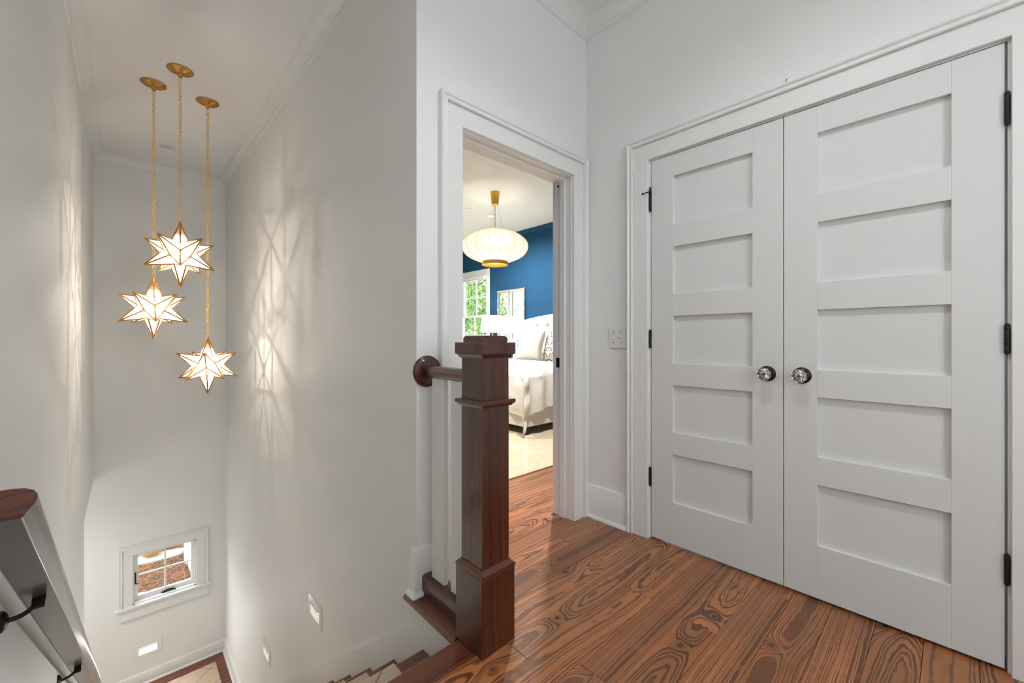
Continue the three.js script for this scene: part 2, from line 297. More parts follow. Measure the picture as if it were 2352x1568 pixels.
// bedroom
struct('wall_bedroom_head', [box(XW, XW + TH, -0.1, CEIL, BD0 - 0.05, 6.315), box(XW, XW + TH, -0.1, CEIL, 7.24, BD1), box(XW, XW + TH, 2.36, CEIL, 6.315, 7.24), box(XW, XW + TH, -0.1, 0.72, 6.315, 7.24)], M.blue, 'blue painted bedroom wall behind the bed and mirror', 'wall');
struct('wall_bedroom_door', [box(BX0, 1.121, 0, CEIL, BD0 - 0.02, BD0), box(1.941, XW, 0, CEIL, BD0 - 0.02, BD0), box(1.121, 1.941, 2.05, CEIL, BD0 - 0.02, BD0)], M.blue, 'blue bedroom side of the doorway wall', 'wall');
struct('wall_bedroom_side', box(BX0 - 0.001, BX0 + 0.02, 0, CEIL, BD0, BD1), M.blue, 'blue bedroom wall backing on to the stairwell', 'wall');
struct('wall_bedroom_far', [box(BX0, 1.65, -0.1, CEIL, BD1, BD1 + TH), box(4.55, XW + TH, -0.1, CEIL, BD1, BD1 + TH), box(1.65, 4.55, 2.5, CEIL, BD1, BD1 + TH), box(1.65, 4.55, -0.1, 0.5, BD1, BD1 + TH)], M.blue, 'blue bedroom wall with a wide window', 'wall');

// recessed lights: position x, d, radius, lit
const CANS = [[0.30, 5.41, 0.052, 0], [0.975, 0.42, 0.055, 1], [0.975, -1.15, 0.055, 1], [4.19, 4.967, 0.05, 1], [3.716, 4.99, 0.075, 0], [2.75, 2.35, 0.05, 1], [-1.05, 5.2, 0.05, 1, -0.398], [1.75, 4.3, 0.05, 1]];
{
  const s = new THREE.Shape([[XL - TH, BACK - TH], [XW + TH, BACK - TH], [XW + TH, BD1 + TH], [XL - TH, BD1 + TH]].map((p) => new THREE.Vector2(...p)));
  for (const [x, d, r, , y] of CANS) if (y === undefined) s.holes.push(new THREE.Path().absarc(x, d, r, 0, 6.2832, true));
  const g = new THREE.ExtrudeGeometry(s, { depth: 0.14, bevelEnabled: false, curveSegments: 28 }).rotateX(-Math.PI / 2).translate(0, CEIL, 0);
  struct('ceiling', uvMetres(g), M.ceiling, 'flat white ceiling over hall, stairwell and bedroom', 'ceiling');
  struct('roof_deck', box(XL - TH, XW + TH, CEIL + 0.14, CEIL + 0.2, BACK - TH, BD1 + TH), M.sub, 'dark boards above the ceiling', 'roof');
}

// ---------------------------------------------------------------- floor boards
const floor = structGroup('floor', 'wide brown pine floorboards with bold grain and knots', 'floor');
part('subfloor', [box(XL, XA + TH + 0.75, -0.16, -0.024, BACK, 1.1), box(XS + 0.02, XA + TH, -0.16, -0.024, 1.1, DB), box(BX0, XW, -0.16, -0.024, DB, BD1)], M.sub, floor);
{
  const PW = 0.1295, mats = [M.floor, M.floorB, M.floorC];
  const fixedBreak = { '-5': 1.572, '-4': 1.1, '-1': 1.581, '-2': -0.1, '0': 2.9 };
  const fixedStrip = { '-5': 2, '-6': 0, '-1': 5, '-2': 7, '-3': 4, '-4': 0, '-7': 5, '0': 0, '1': 7, '2': 1 };
  const row = (k, x0, x1, d0, d1) => {
    const cuts = [x0]; const fb = fixedBreak[k];
    let c = fb !== undefined && fb > x0 + 0.2 && fb < x1 - 0.2 ? fb : x0 + rr(0.7, 2.0);
    while (c < x1 - 0.35) { cuts.push(c); c += rr(1.2, 2.3); } cuts.push(x1);
    for (let i = 0; i < cuts.length - 1; i++) {
      const st = fixedStrip[k] !== undefined ? (fixedStrip[k] + i * 3) % 8 : Math.floor(rnd() * 8);
      part('plank', wood(cuts[i] + 0.0005, cuts[i + 1] - 0.0005, -0.022, 0, d0 + 0.0006, d1 - 0.0006, 'x', st, rr(0, 4), 0.0009), mats[Math.floor(rnd() * 3)], floor);
    }
  };
  const z = (k) => 1.2415 + k * PW;
  for (let k = -27; k < 48; k++) {
    const d0 = Math.max(z(k), BACK), d1 = Math.min(z(k + 1), BD1);
    if (d1 <= d0 + 0.01) continue;
    if (k <= -2) row(k, XL, XA + (d0 > -0.4 && d1 < 1.3 ? TH + 0.6 : 0), d0, d1);
    else if (k === -1) row(k, 1.0, XA, d0, d1);
    else if (d1 < DB) row(k, 0.976, XA, d0, d1);
    else if (d0 < BD0) { if (d0 < DB) { row(k, 0.976, 1.121, d0, DB - 0.001); row(k, 1.941, XA, d0, DB - 0.001); } row(k, 1.121, 1.941, d0, d1); if (d1 > BD0 + 0.01) { row(k, BX0 + 0.02, 1.121, BD0, d1); row(k, 1.941, XW, BD0, d1); } }
    else row(k, BX0 + 0.02, XW, d0, d1);
  }
}

// ---------------------------------------------------------------- staircase
{
  const st = thing('staircase', 'dark stained pine stairs descending along the white stairwell wall', 'stairs', V(0, LAND, 4.7));
  const off = (g) => g.translate(0, -LAND, 4.7);
  const nosed = (x0, x1, top, d0, d1, strip) => { // board with a half-round front at d1
    const t = 0.03, pts = [[d0, top - t], [d0, top]]; for (let i = 0; i <= 8; i++) { const a = Math.PI / 2 - i * Math.PI / 8; pts.push([d1 - t / 2 + Math.cos(a) * t / 2, top - t / 2 + Math.sin(a) * t / 2]); }
    const g = polyPrism(pts, x0, x1); return grain(toCreasedNormals(g, 0.7), 'x', strip, strip * 0.37);
  };
  part('landing_nosing', (nosed(XL, 0.8544 + 0.02, 0, 1.112, NOSE0, 3)), M.nosing, floor);
  part('landing_nosing', (wood(0.8744, 1.0, -0.03, 0, 1.112, 1.2235, 'x', 3, 1.11, 0.0008)), M.nosing, floor);
  { // nosing along the side of the landing, half round towards the stairwell
    const t = 0.03, pts = [[0.976, -t], [0.976, 0]]; for (let i = 0; i <= 8; i++) { const a = Math.PI / 2 + i * Math.PI / 8; pts.push([0.8544 + t / 2 + Math.cos(a) * t / 2, -t / 2 + Math.sin(a) * t / 2]); }
    const mk = (p, d0, d1) => { const g = new THREE.ExtrudeGeometry(new THREE.Shape(p.map((q) => new THREE.Vector2(...q))), { depth: d1 - d0, bevelEnabled: false }).translate(0, 0, -d1); return grain(toCreasedNormals(g, 0.7), 'z', 1, 0.3); };
    part('landing_nosing', (merge([mk(pts, NOSE0, DB - 0.0007), mk(pts.map(([x, y]) => [Math.min(x, XS - 0.0005), y]), DB - 0.0007, 1.5875)])), M.nosing, floor);
  }
  for (let k = 1; k <= 14; k++) {
    part('tread', off(nosed(XL + 0.001, XS - 0.001, -RISE * k, nose(k - 1) - 0.045, nose(k), k % 8)), M.nosing, st);
  }
  for (let k = 1; k <= 15; k++) part('riser', off(wood(XL + 0.001, XS - 0.001, -RISE * k + (k === 15 ? 0 : 0.0), -RISE * (k - 1) - 0.03, nose(k - 1) - 0.046, nose(k - 1) - 0.03, 'x', (k + 3) % 8, k * 0.3)), M.nosing, st);
  const top = (d) => -0.1313 - 0.7275 * (d - 1.5656);
  const sk = [[1.19, -0.0305], [1.5656, -0.0305], [1.5656, -0.1313], [4.705, top(4.705)], [4.705, LAND], [4.2, top(4.2) - 0.5], [1.19, top(1.19) - 0.55]];
  part('skirt_board', off(polyPrism(sk, 0.8816, XS - 0.0006)), M.trim, st, 'white skirt board along the stairwell wall');
  const skL = [[1.24, top(1.24)], [4.705, top(4.705)], [4.705, LAND], [4.2, top(4.2) - 0.5], [1.24, top(1.24) - 0.55]];
  part('skirt_board', off(polyPrism(skL, XL, XL + 0.0167)), M.trim, st, 'white skirt board under the handrail');
}
{
  const lf = structGroup('floor_lower_landing', 'dark pine boards of the lower stair landing', 'floor');
  part('subfloor', box(-1.57, XS, LAND - 0.12, LAND - 0.021, 1.16, DE), M.sub, lf);
  for (let i = 0; i < 11; i++) part('plank', wood(-1.57, XS, LAND - 0.02, LAND, DE - (i + 1) * 0.1295 + 0.0006, DE - i * 0.1295 - 0.0006, 'x', (i * 3 + 1) % 8, i * 0.41, 0.0009), i % 2 ? M.nosing : M.nosing, lf);
}
{ // runner over the treads
  const t = 0.009, x0 = -0.10, x1 = 0.755, pts = [];
  const out = [];
  for (let k = 1; k <= 14; k++) {
    const y = -RISE * k, n = nose(k), b = nose(k - 1) - 0.03;
    out.push([b + t, -RISE * (k - 1) - 0.03 - t + (k > 1 ? 0 : 0)]); out.push([b + t, y + t]);
    out.push([n - 0.012, y + t]);
    for (let i = 1; i <= 6; i++) { const a = Math.PI / 2 - i * Math.PI / 6; out.push([n - 0.015 + Math.cos(a) * (0.015 + t), y - 0.015 + Math.sin(a) * (0.015 + t)]); }
  }
  const b15 = nose(14) - 0.03; out.push([b15 + t, -RISE * 14 - 0.03 - t], [b15 + t, LAND + 0.001]);
  let len = 0; const pos = [], uv = [];
  const P = (p, x) => V(x, p[1], p[0]).toArray();
  for (let i = 0; i < out.length - 1; i++) {
    const a = out[i], b = out[i + 1], l = Math.hypot(b[0] - a[0], b[1] - a[1]);
    const A0 = P(a, x0), A1 = P(a, x1), B0 = P(b, x0), B1 = P(b, x1);
    pos.push(...A0, ...B0, ...B1, ...A0, ...B1, ...A1);
    const u0 = x0 / 0.3, u1 = x1 / 0.3, v0 = len / 0.3, v1 = (len + l) / 0.3; uv.push(u0, v0, u0, v1, u1, v1, u0, v0, u1, v1, u1, v0);
    for (const x of [x0, x1]) { // bound edges
      const q = (p) => V(x, p[1], p[0]), dx = b[0] - a[0], dy = b[1] - a[1], m = Math.hypot(dx, dy) || 1, nn = [dy / m * t, -dx / m * t], aa = [a[0] + nn[0], a[1] + nn[1]], bb = [b[0] + nn[0], b[1] + nn[1]];
      pos.push(...q(a).toArray(), ...q(b).toArray(), ...q(bb).toArray(), ...q(a).toArray(), ...q(bb).toArray(), ...q(aa).toArray());
      for (let j = 0; j < 6; j++) uv.push(0.25, 0.1);
    }
    len += l;
  }
  const g = new THREE.BufferGeometry(); g.setAttribute('position', new THREE.Float32BufferAttribute(pos, 3)); g.setAttribute('uv', new THREE.Float32BufferAttribute(uv, 2)); g.computeVertexNormals();
  single('stair_runner', g, M.runner, 'beige woven runner with diamond lines on the stair treads', 'carpet');
}
{
  const g = box(-1.0, 0.775, LAND, LAND + 0.011, 4.83, 5.93, 0.004); const p = g.attributes.position, uv = g.attributes.uv;
  for (let i = 0; i < p.count; i++) uv.setXY(i, p.getX(i) / 0.3 + 0.13, p.getZ(i) / 0.3);
  single('landing_rug', g, M.runner, 'beige diamond-lined rug on the lower landing floor', 'rug');
}

// ---------------------------------------------------------------- trim
const CASING = [[0, 0], [0, 0.018], [0.002, 0.0205], [0.086, 0.0205], [0.088, 0.017], [0.0885, 0.029], [0.092, 0.0325], [0.098, 0.031], [0.104, 0.027], [0.108, 0.028], [0.113, 0.034], [0.119, 0.0355], [0.1225, 0.033], [0.1235, 0.028], [0.1235, 0]];
const CROWN = [[0, -0.092], [0.010, -0.092], [0.013, -0.088], [0.013, -0.064], [0.009, -0.060], [0.013, -0.055], [0.018, -0.045], [0.028, -0.030], [0.042, -0.019], [0.055, -0.014], [0.058, -0.010], [0.064, -0.010], [0.066, -0.005], [0.076, -0.004], [0.078, 0], [0, 0]];
const BASE = [[0, 0], [0.036, 0], [0.0355, 0.006], [0.033, 0.012], [0.028, 0.0165], [0.02, 0.018], [0.02, 0.182], [0.017, 0.188], [0.008, 0.192], [0, 0.193]];
const BASE_LOW = BASE.map(([a, b]) => [a, b > 0.1 ? b - 0.065 : b]);
const UP = new THREE.Vector3(0, 1, 0);
function casing(t, pts, n) { sweep(pts, n, CASING.map(([a, b]) => [a, b])).forEach((g, i) => part(i === 1 ? 'casing_head' : 'casing_leg', g, M.trim, t)); }
{ // closet frame: wall faces -x, normal (-1,0,0). side = n x dir ; travel so that side points outward
  const t = structGroup('trim_1', 'white moulded casing around the double closet doors', 'trim'), n = new THREE.Vector3(-1, 0, 0);
  const d0 = -0.122, d1 = 1.1305, top = 2.0385;
  casing(t, [V(XA, 0, d1), V(XA, top, d1), V(XA, top, d0), V(XA, 0, d0)], n);
  part('jamb', box(XA - 0.0005, XA + TH, 0, top + 0.008, d1 - 0.007, d1 + 0.0065), M.trim, t);
  part('jamb', box(XA - 0.0005, XA + TH, 0, top + 0.008, d0 - 0.0065, d0 + 0.007), M.trim, t);
  part('jamb_head', box(XA - 0.0005, XA + TH, top - 0.004, top + 0.0075, d0 + 0.007, d1 - 0.007), M.trim, t);
  part('stop', box(XA + 0.038, XA + 0.05, 0, top - 0.004, d1 - 0.02, d1 - 0.007), M.trim, t);
  for (const [a, b] of [[0.545, 0.645], [0.365, 0.465]]) part('catch_plate', box(XA + 0.002, XA + 0.026, top - 0.0075, top - 0.0038, a, b, 0.001), M.black, t, 'black roller catch plate under the head jamb');
}
{ // bedroom doorway
  const t = structGroup('trim_2', 'white moulded casing and jambs of the bedroom doorway', 'trim'), n = new THREE.Vector3(0, 0, 1);
  const x0 = 1.126, x1 = 1.936, top = 2.0405;
  const pr = CASING, wide = CASING.map(([a, b]) => [a, b]);
  const g = sweep([V(x0, 0, DB), V(x0, top, DB), V(x1, top, DB), V(x1, 0, DB)], n, pr);
  g.forEach((q, i) => part(i === 1 ? 'casing_head' : 'casing_leg', q, M.trim, t));
  part('casing_filler', box(x1 + 0.1235, XA - 0.0005, 0, top + 0.1235, DB - 0.0205, DB), M.trim, t);
  for (const [a, b] of [[x0 - 0.012, x0 + 0.004], [x1 - 0.004, x1 + 0.012]]) part('jamb', box(a, b, 0, top + 0.012, DB - 0.0008, BD0 + 0.001), M.trim, t);
  part('jamb_head', box(x0 + 0.004, x1 - 0.004, top - 0.004, top + 0.011, DB - 0.0008, BD0 + 0.001), M.trim, t);
  part('stop', box(x1 - 0.015, x1 - 0.004, 0, top - 0.004, DB + 0.045, DB + 0.083, 0.001), M.trim, t);
  part('stop', box(x0 + 0.004, x0 + 0.015, 0, top - 0.004, DB + 0.045, DB + 0.083, 0.001), M.trim, t);
  part('stop', box(x0 + 0.015, x1 - 0.015, top - 0.015, top - 0.004, DB + 0.045, DB + 0.083, 0.001), M.trim, t);
  const sp = part('strike_plate', box(x1 - 0.0055, x1 - 0.0038, 0.900, 0.960, DB + 0.085, DB + 0.118, 0.0008), M.black, t, 'black strike plate set in the jamb');
  part('latch_hole', box(x1 - 0.0062, x1 - 0.005, 0.917, 0.943, DB + 0.094, DB + 0.108), M.bronze, sp);
  part('catch_plate', box(x1 - 0.0055, x1 - 0.0038, 2.0, 2.012, DB + 0.094, DB + 0.11, 0.0008), M.black, t, 'small black catch near the head of the jamb');
  // bedroom side casing
  sweep([V(x1, 0, BD0), V(x1, top, BD0), V(x0, top, BD0), V(x0, 0, BD0)], new THREE.Vector3(0, 0, -1), pr).forEach((q, i) => part(i === 1 ? 'casing_head' : 'casing_leg', q, M.trim, t));
}
{ // crown moulding around hall and stairwell
  const t = structGroup('trim_3', 'white crown moulding round the hall and stairwell ceiling', 'trim');
  const loop = [[XL, BACK], [XA, BACK], [XA, DB], [XS, DB], [XS, DE], [XL, DE]].map(([x, d]) => V(x, CEIL, d));
  sweep(loop, UP, CROWN.map(([a, b]) => [a, b]), { closed: true }).forEach((g) => part('crown_length', g, M.trim, t));
  const tb = structGroup('trim_4', 'blue painted crown moulding in the bedroom', 'trim');
  const lb = [[BX0 + 0.02, BD0], [XW, BD0], [XW, BD1], [BX0 + 0.02, BD1]].map(([x, d]) => V(x, CEIL, d));
  sweep(lb, UP, CROWN, { closed: true }).forEach((g) => part('crown_length', g, M.blue, tb));
}
{
  const bb = (name, label, pts, y, prof) => { const t = structGroup(name, label, 'baseboard'); sweep(pts.map(([x, d]) => V(x, y, d)), UP, prof).forEach((g) => part('board_length', g, M.trim, t)); };
  bb('baseboard_doorway', 'short white baseboard wrapping the corner beside the bedroom doorway', [[1.0022, DB], [XS, DB], [XS, 1.583]], 0.0003, BASE);
  bb('baseboard_closet', 'white baseboard under the light switch between the two door casings', [[XA, 1.2555], [XA, DB - 0.022]], 0.0003, BASE);
  bb('baseboard_behind', 'white baseboard along the hall behind', [[XL, 1.15], [XL, BACK], [XA, BACK], [XA, -0.25]], 0.0003, BASE);
  bb('baseboard_lower_landing', 'white baseboard round the lower stair landing', [[XS, 4.71], [XS, DE], [-1.57, DE]], LAND, BASE_LOW);
  bb('baseboard_bedroom', 'white baseboard along the bedroom walls', [[2.07, BD0], [XW, BD0], [XW, BD1], [BX0 + 0.02, BD1], [BX0 + 0.02, BD0]], 0.0003, BASE);
}

// ---------------------------------------------------------------- closet doors
const TOPS = [1.9189, 1.553, 1.1943, 0.8352, 0.4765], BOTS = [1.6686, 1.3077, 0.9477, 0.5907, 0.2277];
const DF = 2.072, DT = 0.035;
function knob(parent, d, y) {
  const k = grp('knob', parent, V(DF, y, d));
  const rot = (g) => g.rotateZ(Math.PI / 2); // lathe axis y -> -x
  part('rosette', rot(lathe([[0, 0], [0.034, 0], [0.034, 0.003], [0.031, 0.006], [0.027, 0.0065], [0.026, 0.009], [0.021, 0.010], [0.012, 0.0105], [0.0105, 0.020], [0.0125, 0.024], [0, 0.024]], 40)), M.bronze, k, 'round dark bronze rosette');
  const g = lathe([[0, 0.024], [0.013, 0.024], [0.0155, 0.027], [0.0285, 0.042], [0.0295, 0.047], [0.0285, 0.052], [0.021, 0.0585], [0.0195, 0.0585], [0, 0.056]], 8).toNonIndexed(); g.computeVertexNormals();
  g.rotateY(Math.PI / 8); part('glass_knob', rot(g), M.knobGlass, k, 'octagonal clear glass knob');
  const cg = [], nr = 24; for (let i = 0; i < nr; i++) { const a = i / nr * 2 * Math.PI, b = (i + 0.5) / nr * 2 * Math.PI, c = (i + 1) / nr * 2 * Math.PI, p = (r, t, h) => new THREE.Vector3(-h, r * Math.cos(t), r * Math.sin(t)); cg.push([p(0.003, b, 0.047), p(0.024, a, 0.037), p(0.025, b, 0.0415)], [p(0.003, b, 0.047), p(0.025, b, 0.0415), p(0.024, c, 0.037)]); }
  part('foil_star', fromQuads(cg, 0), M.mirror, k, 'silvered ray pattern inside the knob');
  return k;
}
function closetLeaf(name, label, d0, d1, p0, p1, hingeD, knobD) { // d0 < d1, panel from p0 to p1
  const t = structGroup(name, label, 'door'), yb = 0.012, yt = 2.03, r = 0.0012;
  part('stile', box(DF, DF + DT, yb, yt, d0, p0, r), M.door, t); part('stile', box(DF, DF + DT, yb, yt, p1, d1, r), M.door, t);
  const edges = [yt, ...TOPS.flatMap((a, i) => [a, BOTS[i]]), yb];
  for (let i = 0; i < edges.length; i += 2) part('rail', box(DF, DF + DT, edges[i + 1], edges[i], p0, p1, r), M.door, t);
  for (let i = 0; i < 5; i++) part('panel', box(DF + 0.017, DF + 0.026, BOTS[i] - 0.006, TOPS[i] + 0.006, p0 - 0.006, p1 + 0.006), M.door, t);
  knob(t, knobD, 0.922);
  for (const [a, b] of [[1.765, 1.865], [1.03, 1.12], [0.2885, 0.382]]) {
    const h = []; const x = DF - 0.0045, n = 5, l = (b - a) / n;
    for (let i = 0; i < n; i++) h.push(new THREE.CylinderGeometry(0.0068, 0.0068, l - 0.0008, 14).translate(x, a + l * (i + 0.5), -hingeD));
    h.push(new THREE.SphereGeometry(0.006, 10, 6).translate(x, b, -hingeD), new THREE.SphereGeometry(0.006, 10, 6).translate(x, a, -hingeD));
    part('hinge', h, M.black, t, 'black butt hinge');
  }
  return t;
}
const leafL = closetLeaf('door_1', 'closet door leaf beside the light switch, white with five flat panels', 0.5068, 1.1175, 0.6265, 0.9987, 1.1215, 0.567);
closetLeaf('door_2', 'closet door leaf away from the light switch, white with five flat panels', -0.109, 0.5038, 0.0093, 0.3857, -0.1135, 0.4385);
{ // pin stop on the upper hinge
  const y = 1.868, x = DF - 0.0045;
  part('hinge_stop', [new THREE.CylinderGeometry(0.005, 0.005, 0.03, 10).translate(x, y + 0.008, -1.1215), bar(new THREE.Vector3(x, y + 0.002, -1.1215), new THREE.Vector3(x - 0.03, y - 0.012, -1.148), 0.0032), new THREE.SphereGeometry(0.0062, 10, 8).translate(x - 0.031, y - 0.0125, -1.149), bar(new THREE.Vector3(x, y, -1.1215), new THREE.Vector3(x - 0.028, y + 0.001, -1.106), 0.0028)], M.bronze, leafL, 'bronze hinge pin door stop');
}
{ // small hook above the closet casing
  const h = single('picture_hook', merge([bar(new THREE.Vector3(0, 0, 0), new THREE.Vector3(-0.012, 0.002, 0), 0.0016), bar(new THREE.Vector3(-0.012, 0.002, 0), new THREE.Vector3(-0.013, 0.011, 0.003), 0.0016), bar(new THREE.Vector3(-0.004, 0.001, 0), new THREE.Vector3(-0.005, -0.006, 0), 0.0014)]), M.bronze, 'tiny bronze hook in the wall just above the closet casing', 'hook'); h.position.copy(V(XA, 2.174, 0.494));
}
{ // light switch
  const t = thing('light_switch', 'white double toggle light switch plate between the door casings', 'switch', V(XA, 1.0815, 1.329));
  const pl = new RoundedBoxGeometry(0.007, 0.118, 0.116, 3, 0.003).translate(-0.0035, 0, 0);
  part('plate', pl, M.plastic, t);
  for (const s of [-1, 1]) {
    part('toggle', new RoundedBoxGeometry(0.014, 0.009, 0.0085, 2, 0.002).rotateZ(-0.5).translate(-0.012, 0.004 * s, s * 0.023), M.plastic, t);
    part('toggle_slot', box(-0.0076, -0.0068, -0.0125, 0.0125, s * 0.023 - 0.0052, s * 0.023 + 0.0052), M.trim, t);
    for (const e of [-1, 1]) part('screw', new THREE.CylinderGeometry(0.0032, 0.0032, 0.0012, 12).rotateZ(Math.PI / 2).translate(-0.0074, e * 0.03, s * 0.023), M.silver, t);
  }
}

// ---------------------------------------------------------------- landing railing with newel
{
  const cx = 0.9467, cd = 1.1553, t = thing('landing_railing', 'dark stained square newel post with short rail and white flat balusters', 'railing', V(cx, 0, cd));
  const o = (g) => g.translate(-cx, 0, cd);
  const sq = (a, y0, y1, strip, u) => o(wood(cx - a, cx + a, y0, y1, cd - a, cd + a, 'y', strip, u, 0.002));
  const np = grp('newel_post', t);
  part('plinth', sq(0.0755, 0, 0.262, 1, 0.2), M.newel, np);
  // moulding on the plinth: sweep round
  const ring = (a, prof) => { const pts = [[-a, a], [-a, -a], [a, -a], [a, a]].map(([x, z]) => new THREE.Vector3(x, 0, z)); const gs = sweep(pts, UP, prof.map(([x, y]) => [-x, y]), { closed: true }); return gs; };
  const strip = (gs, s) => gs.map((g, i) => grain(g, i % 2 ? 'x' : 'z', s, i * 0.3));
  const A = 0.061;
  strip(ring(A, [[0, 0.262], [-0.0145, 0.262], [-0.0155, 0.266], [-0.0145, 0.274], [-0.009, 0.281], [-0.004, 0.284], [-0.002, 0.289], [0, 0.289]]), 3).forEach((g) => part('plinth_moulding', g, M.newel, np));
  part('shaft', sq(A, 0.262, 0.842, 6, 0.5), M.newel, np);
  strip(ring(A, [[0, 0.838], [-0.006, 0.838], [-0.008, 0.842], [-0.015, 0.848], [-0.0165, 0.850], [-0.0165, 0.8605], [-0.015, 0.862], [0, 0.862]]), 6).forEach((g) => part('collar_moulding', g, M.newel, np));
  part('neck', sq(A - 0.0005, 0.842, 1.02, 6, 0.9), M.newel, np);
  strip(ring(A, [[0, 1.008], [-0.004, 1.008], [-0.006, 1.012], [-0.008, 1.017], [-0.013, 1.0215], [-0.0165, 1.0225], [-0.0165, 1.0235], [0, 1.0235]]), 1).forEach((g) => part('cap_moulding', g, M.newel, np));
  part('cap_slab', o(wood(cx - 0.078, cx + 0.078, 1.0235, 1.0625, cd - 0.078, cd + 0.078, 'x', 3, 0.4, 0.0015)), M.newel, np);
  { // bevelled top block
    const a = 0.0565, b = 0.051, y0 = 1.0625, y1 = 1.0795, y2 = 1.0865, q = [], R = (s, y) => [[-s, s], [s, s], [s, -s], [-s, -s]].map(([x, z]) => new THREE.Vector3(x, y, z));
    const L = [R(a, y0), R(a, y1), R(b, y2)]; for (let l = 0; l < 2; l++) for (let i = 0; i < 4; i++) q.push([L[l][i], L[l][(i + 1) % 4], L[l + 1][(i + 1) % 4], L[l + 1][i]]);
    q.push(L[2]); part('cap_block', grain(fromQuads(q, 0.1), 'x', 1, 0.8), M.newel, np);
  }
  // bottom rail
  const cp = [[-0.033, 0], [0.033, 0], [0.033, 0.068], [0.029, 0.078], [0.02, 0.082], [-0.02, 0.082], [-0.029, 0.078], [-0.033, 0.068]];
  const along = (prof, y, d0, d1, x) => { const g = new THREE.ExtrudeGeometry(new THREE.Shape(prof.map((p) => new THREE.Vector2(...p))), { depth: d1 - d0, bevelEnabled: false }).translate(x, y, -d1); return o(toCreasedNormals(g, 0.6)); };
  part('bottom_rail', grain(along(cp, 0.0002, cd + 0.0755, DB - 0.0205, 0.9458), 'z', 2, 0.2), M.newel, t);
  const hp = []; for (let i = 0; i < 28; i++) { const a = i / 28 * 2 * Math.PI, s = Math.sin(a), c = Math.cos(a); hp.push([0.030 * Math.sign(c) * Math.abs(c) ** 0.8, 0.026 * Math.sign(s) * Math.abs(s) ** 0.8]); }
  part('handrail', grain(along(hp, 0.936, cd + A - 0.001, DB - 0.021, cx), 'z', 6, 0.7), M.newel, t);
  part('rosette', grain(o(lathe([[0, 0], [0.067, 0], [0.068, 0.006], [0.066, 0.012], [0.061, 0.0155], [0.056, 0.0165], [0.0535, 0.0205], [0.05, 0.022], [0, 0.022]], 48).rotateX(Math.PI / 2).translate(cx, 0.936, -DB)).toNonIndexed(), 'y', 6, 0.3), M.newel, t);
  for (const d of [1.403, 1.265]) part('baluster', o(box(0.9365, 0.9555, 0.0815, 0.915, d, d + 0.09, 0.0015)), M.trim, t, 'flat white painted baluster');
}

// ---------------------------------------------------------------- wall handrail
{
  const sl = -0.7275, X0 = -0.175, D0 = 1.228, Y0 = 0.731; // underside centre at the top end
  const t = thing('wall_handrail', 'thick dark wooden handrail on black brackets along the stair wall', 'handrail', V(X0, Y0, D0));
  const dir = new THREE.Vector3(0, sl, -1).normalize(), up = new THREE.Vector3(0, 1, sl).normalize(); up.sub(dir.clone().multiplyScalar(up.dot(dir))).normalize();
  const half = [[0.027, 0], [0.0295, 0.002], [0.032, 0.008], [0.037, 0.016], [0.0425, 0.025], [0.0455, 0.034], [0.045, 0.043], [0.040, 0.051], [0.030, 0.0565], [0.014, 0.0595]], prof = [...half, ...half.map(([a, b]) => [-a, b]).reverse()];
  const L = 4.5, g = new THREE.ExtrudeGeometry(new THREE.Shape(prof.map((p) => new THREE.Vector2(...p))), { depth: L, bevelEnabled: true, bevelSize: 0.0015, bevelThickness: 0.0015, bevelSegments: 1 });
  const gr = grain(toCreasedNormals(g, 0.55), 'z', 6, 0.1);
  const m = new THREE.Matrix4().makeBasis(new THREE.Vector3(-1, 0, 0), up, dir); gr.applyMatrix4(m);
  part('rail', gr, M.rail, t);
  part('rail_end', grain(toCreasedNormals(new THREE.ExtrudeGeometry(new THREE.Shape(prof.map((p) => new THREE.Vector2(...p))), { depth: 0.003, bevelEnabled: false }), 0.5), 'x', 0, 0.4).translate(0, 0, -0.0045).applyMatrix4(m), M.newel, t, 'reddish cut end of the rail');
  for (const d of [1.735, 3.01, 4.29]) {
    const y = Y0 + sl * (d - D0), b = grp('bracket', t, new THREE.Vector3(0, y - Y0, -(d - D0)));
    const w = XL - X0; // to the wall
    part('wall_plate', lathe([[0, 0], [0.028, 0], [0.027, 0.005], [0.02, 0.011], [0.011, 0.015], [0, 0.016]], 24).rotateZ(-Math.PI / 2).translate(w, -0.042, 0), M.black, b);
    part('arm', tube([new THREE.Vector3(w + 0.012, -0.042, 0), new THREE.Vector3(w + 0.028, -0.042, 0), new THREE.Vector3(w + 0.047, -0.035, 0), new THREE.Vector3(-0.008, -0.021, 0), new THREE.Vector3(0, -0.004, 0)], 0.0062, 20, 10), M.black, b);
    const pad = new RoundedBoxGeometry(0.026, 0.008, 0.06, 2, 0.002).rotateX(Math.atan(sl) * -1).translate(0, -0.004, 0); part('saddle', pad, M.black, b);
  }
}

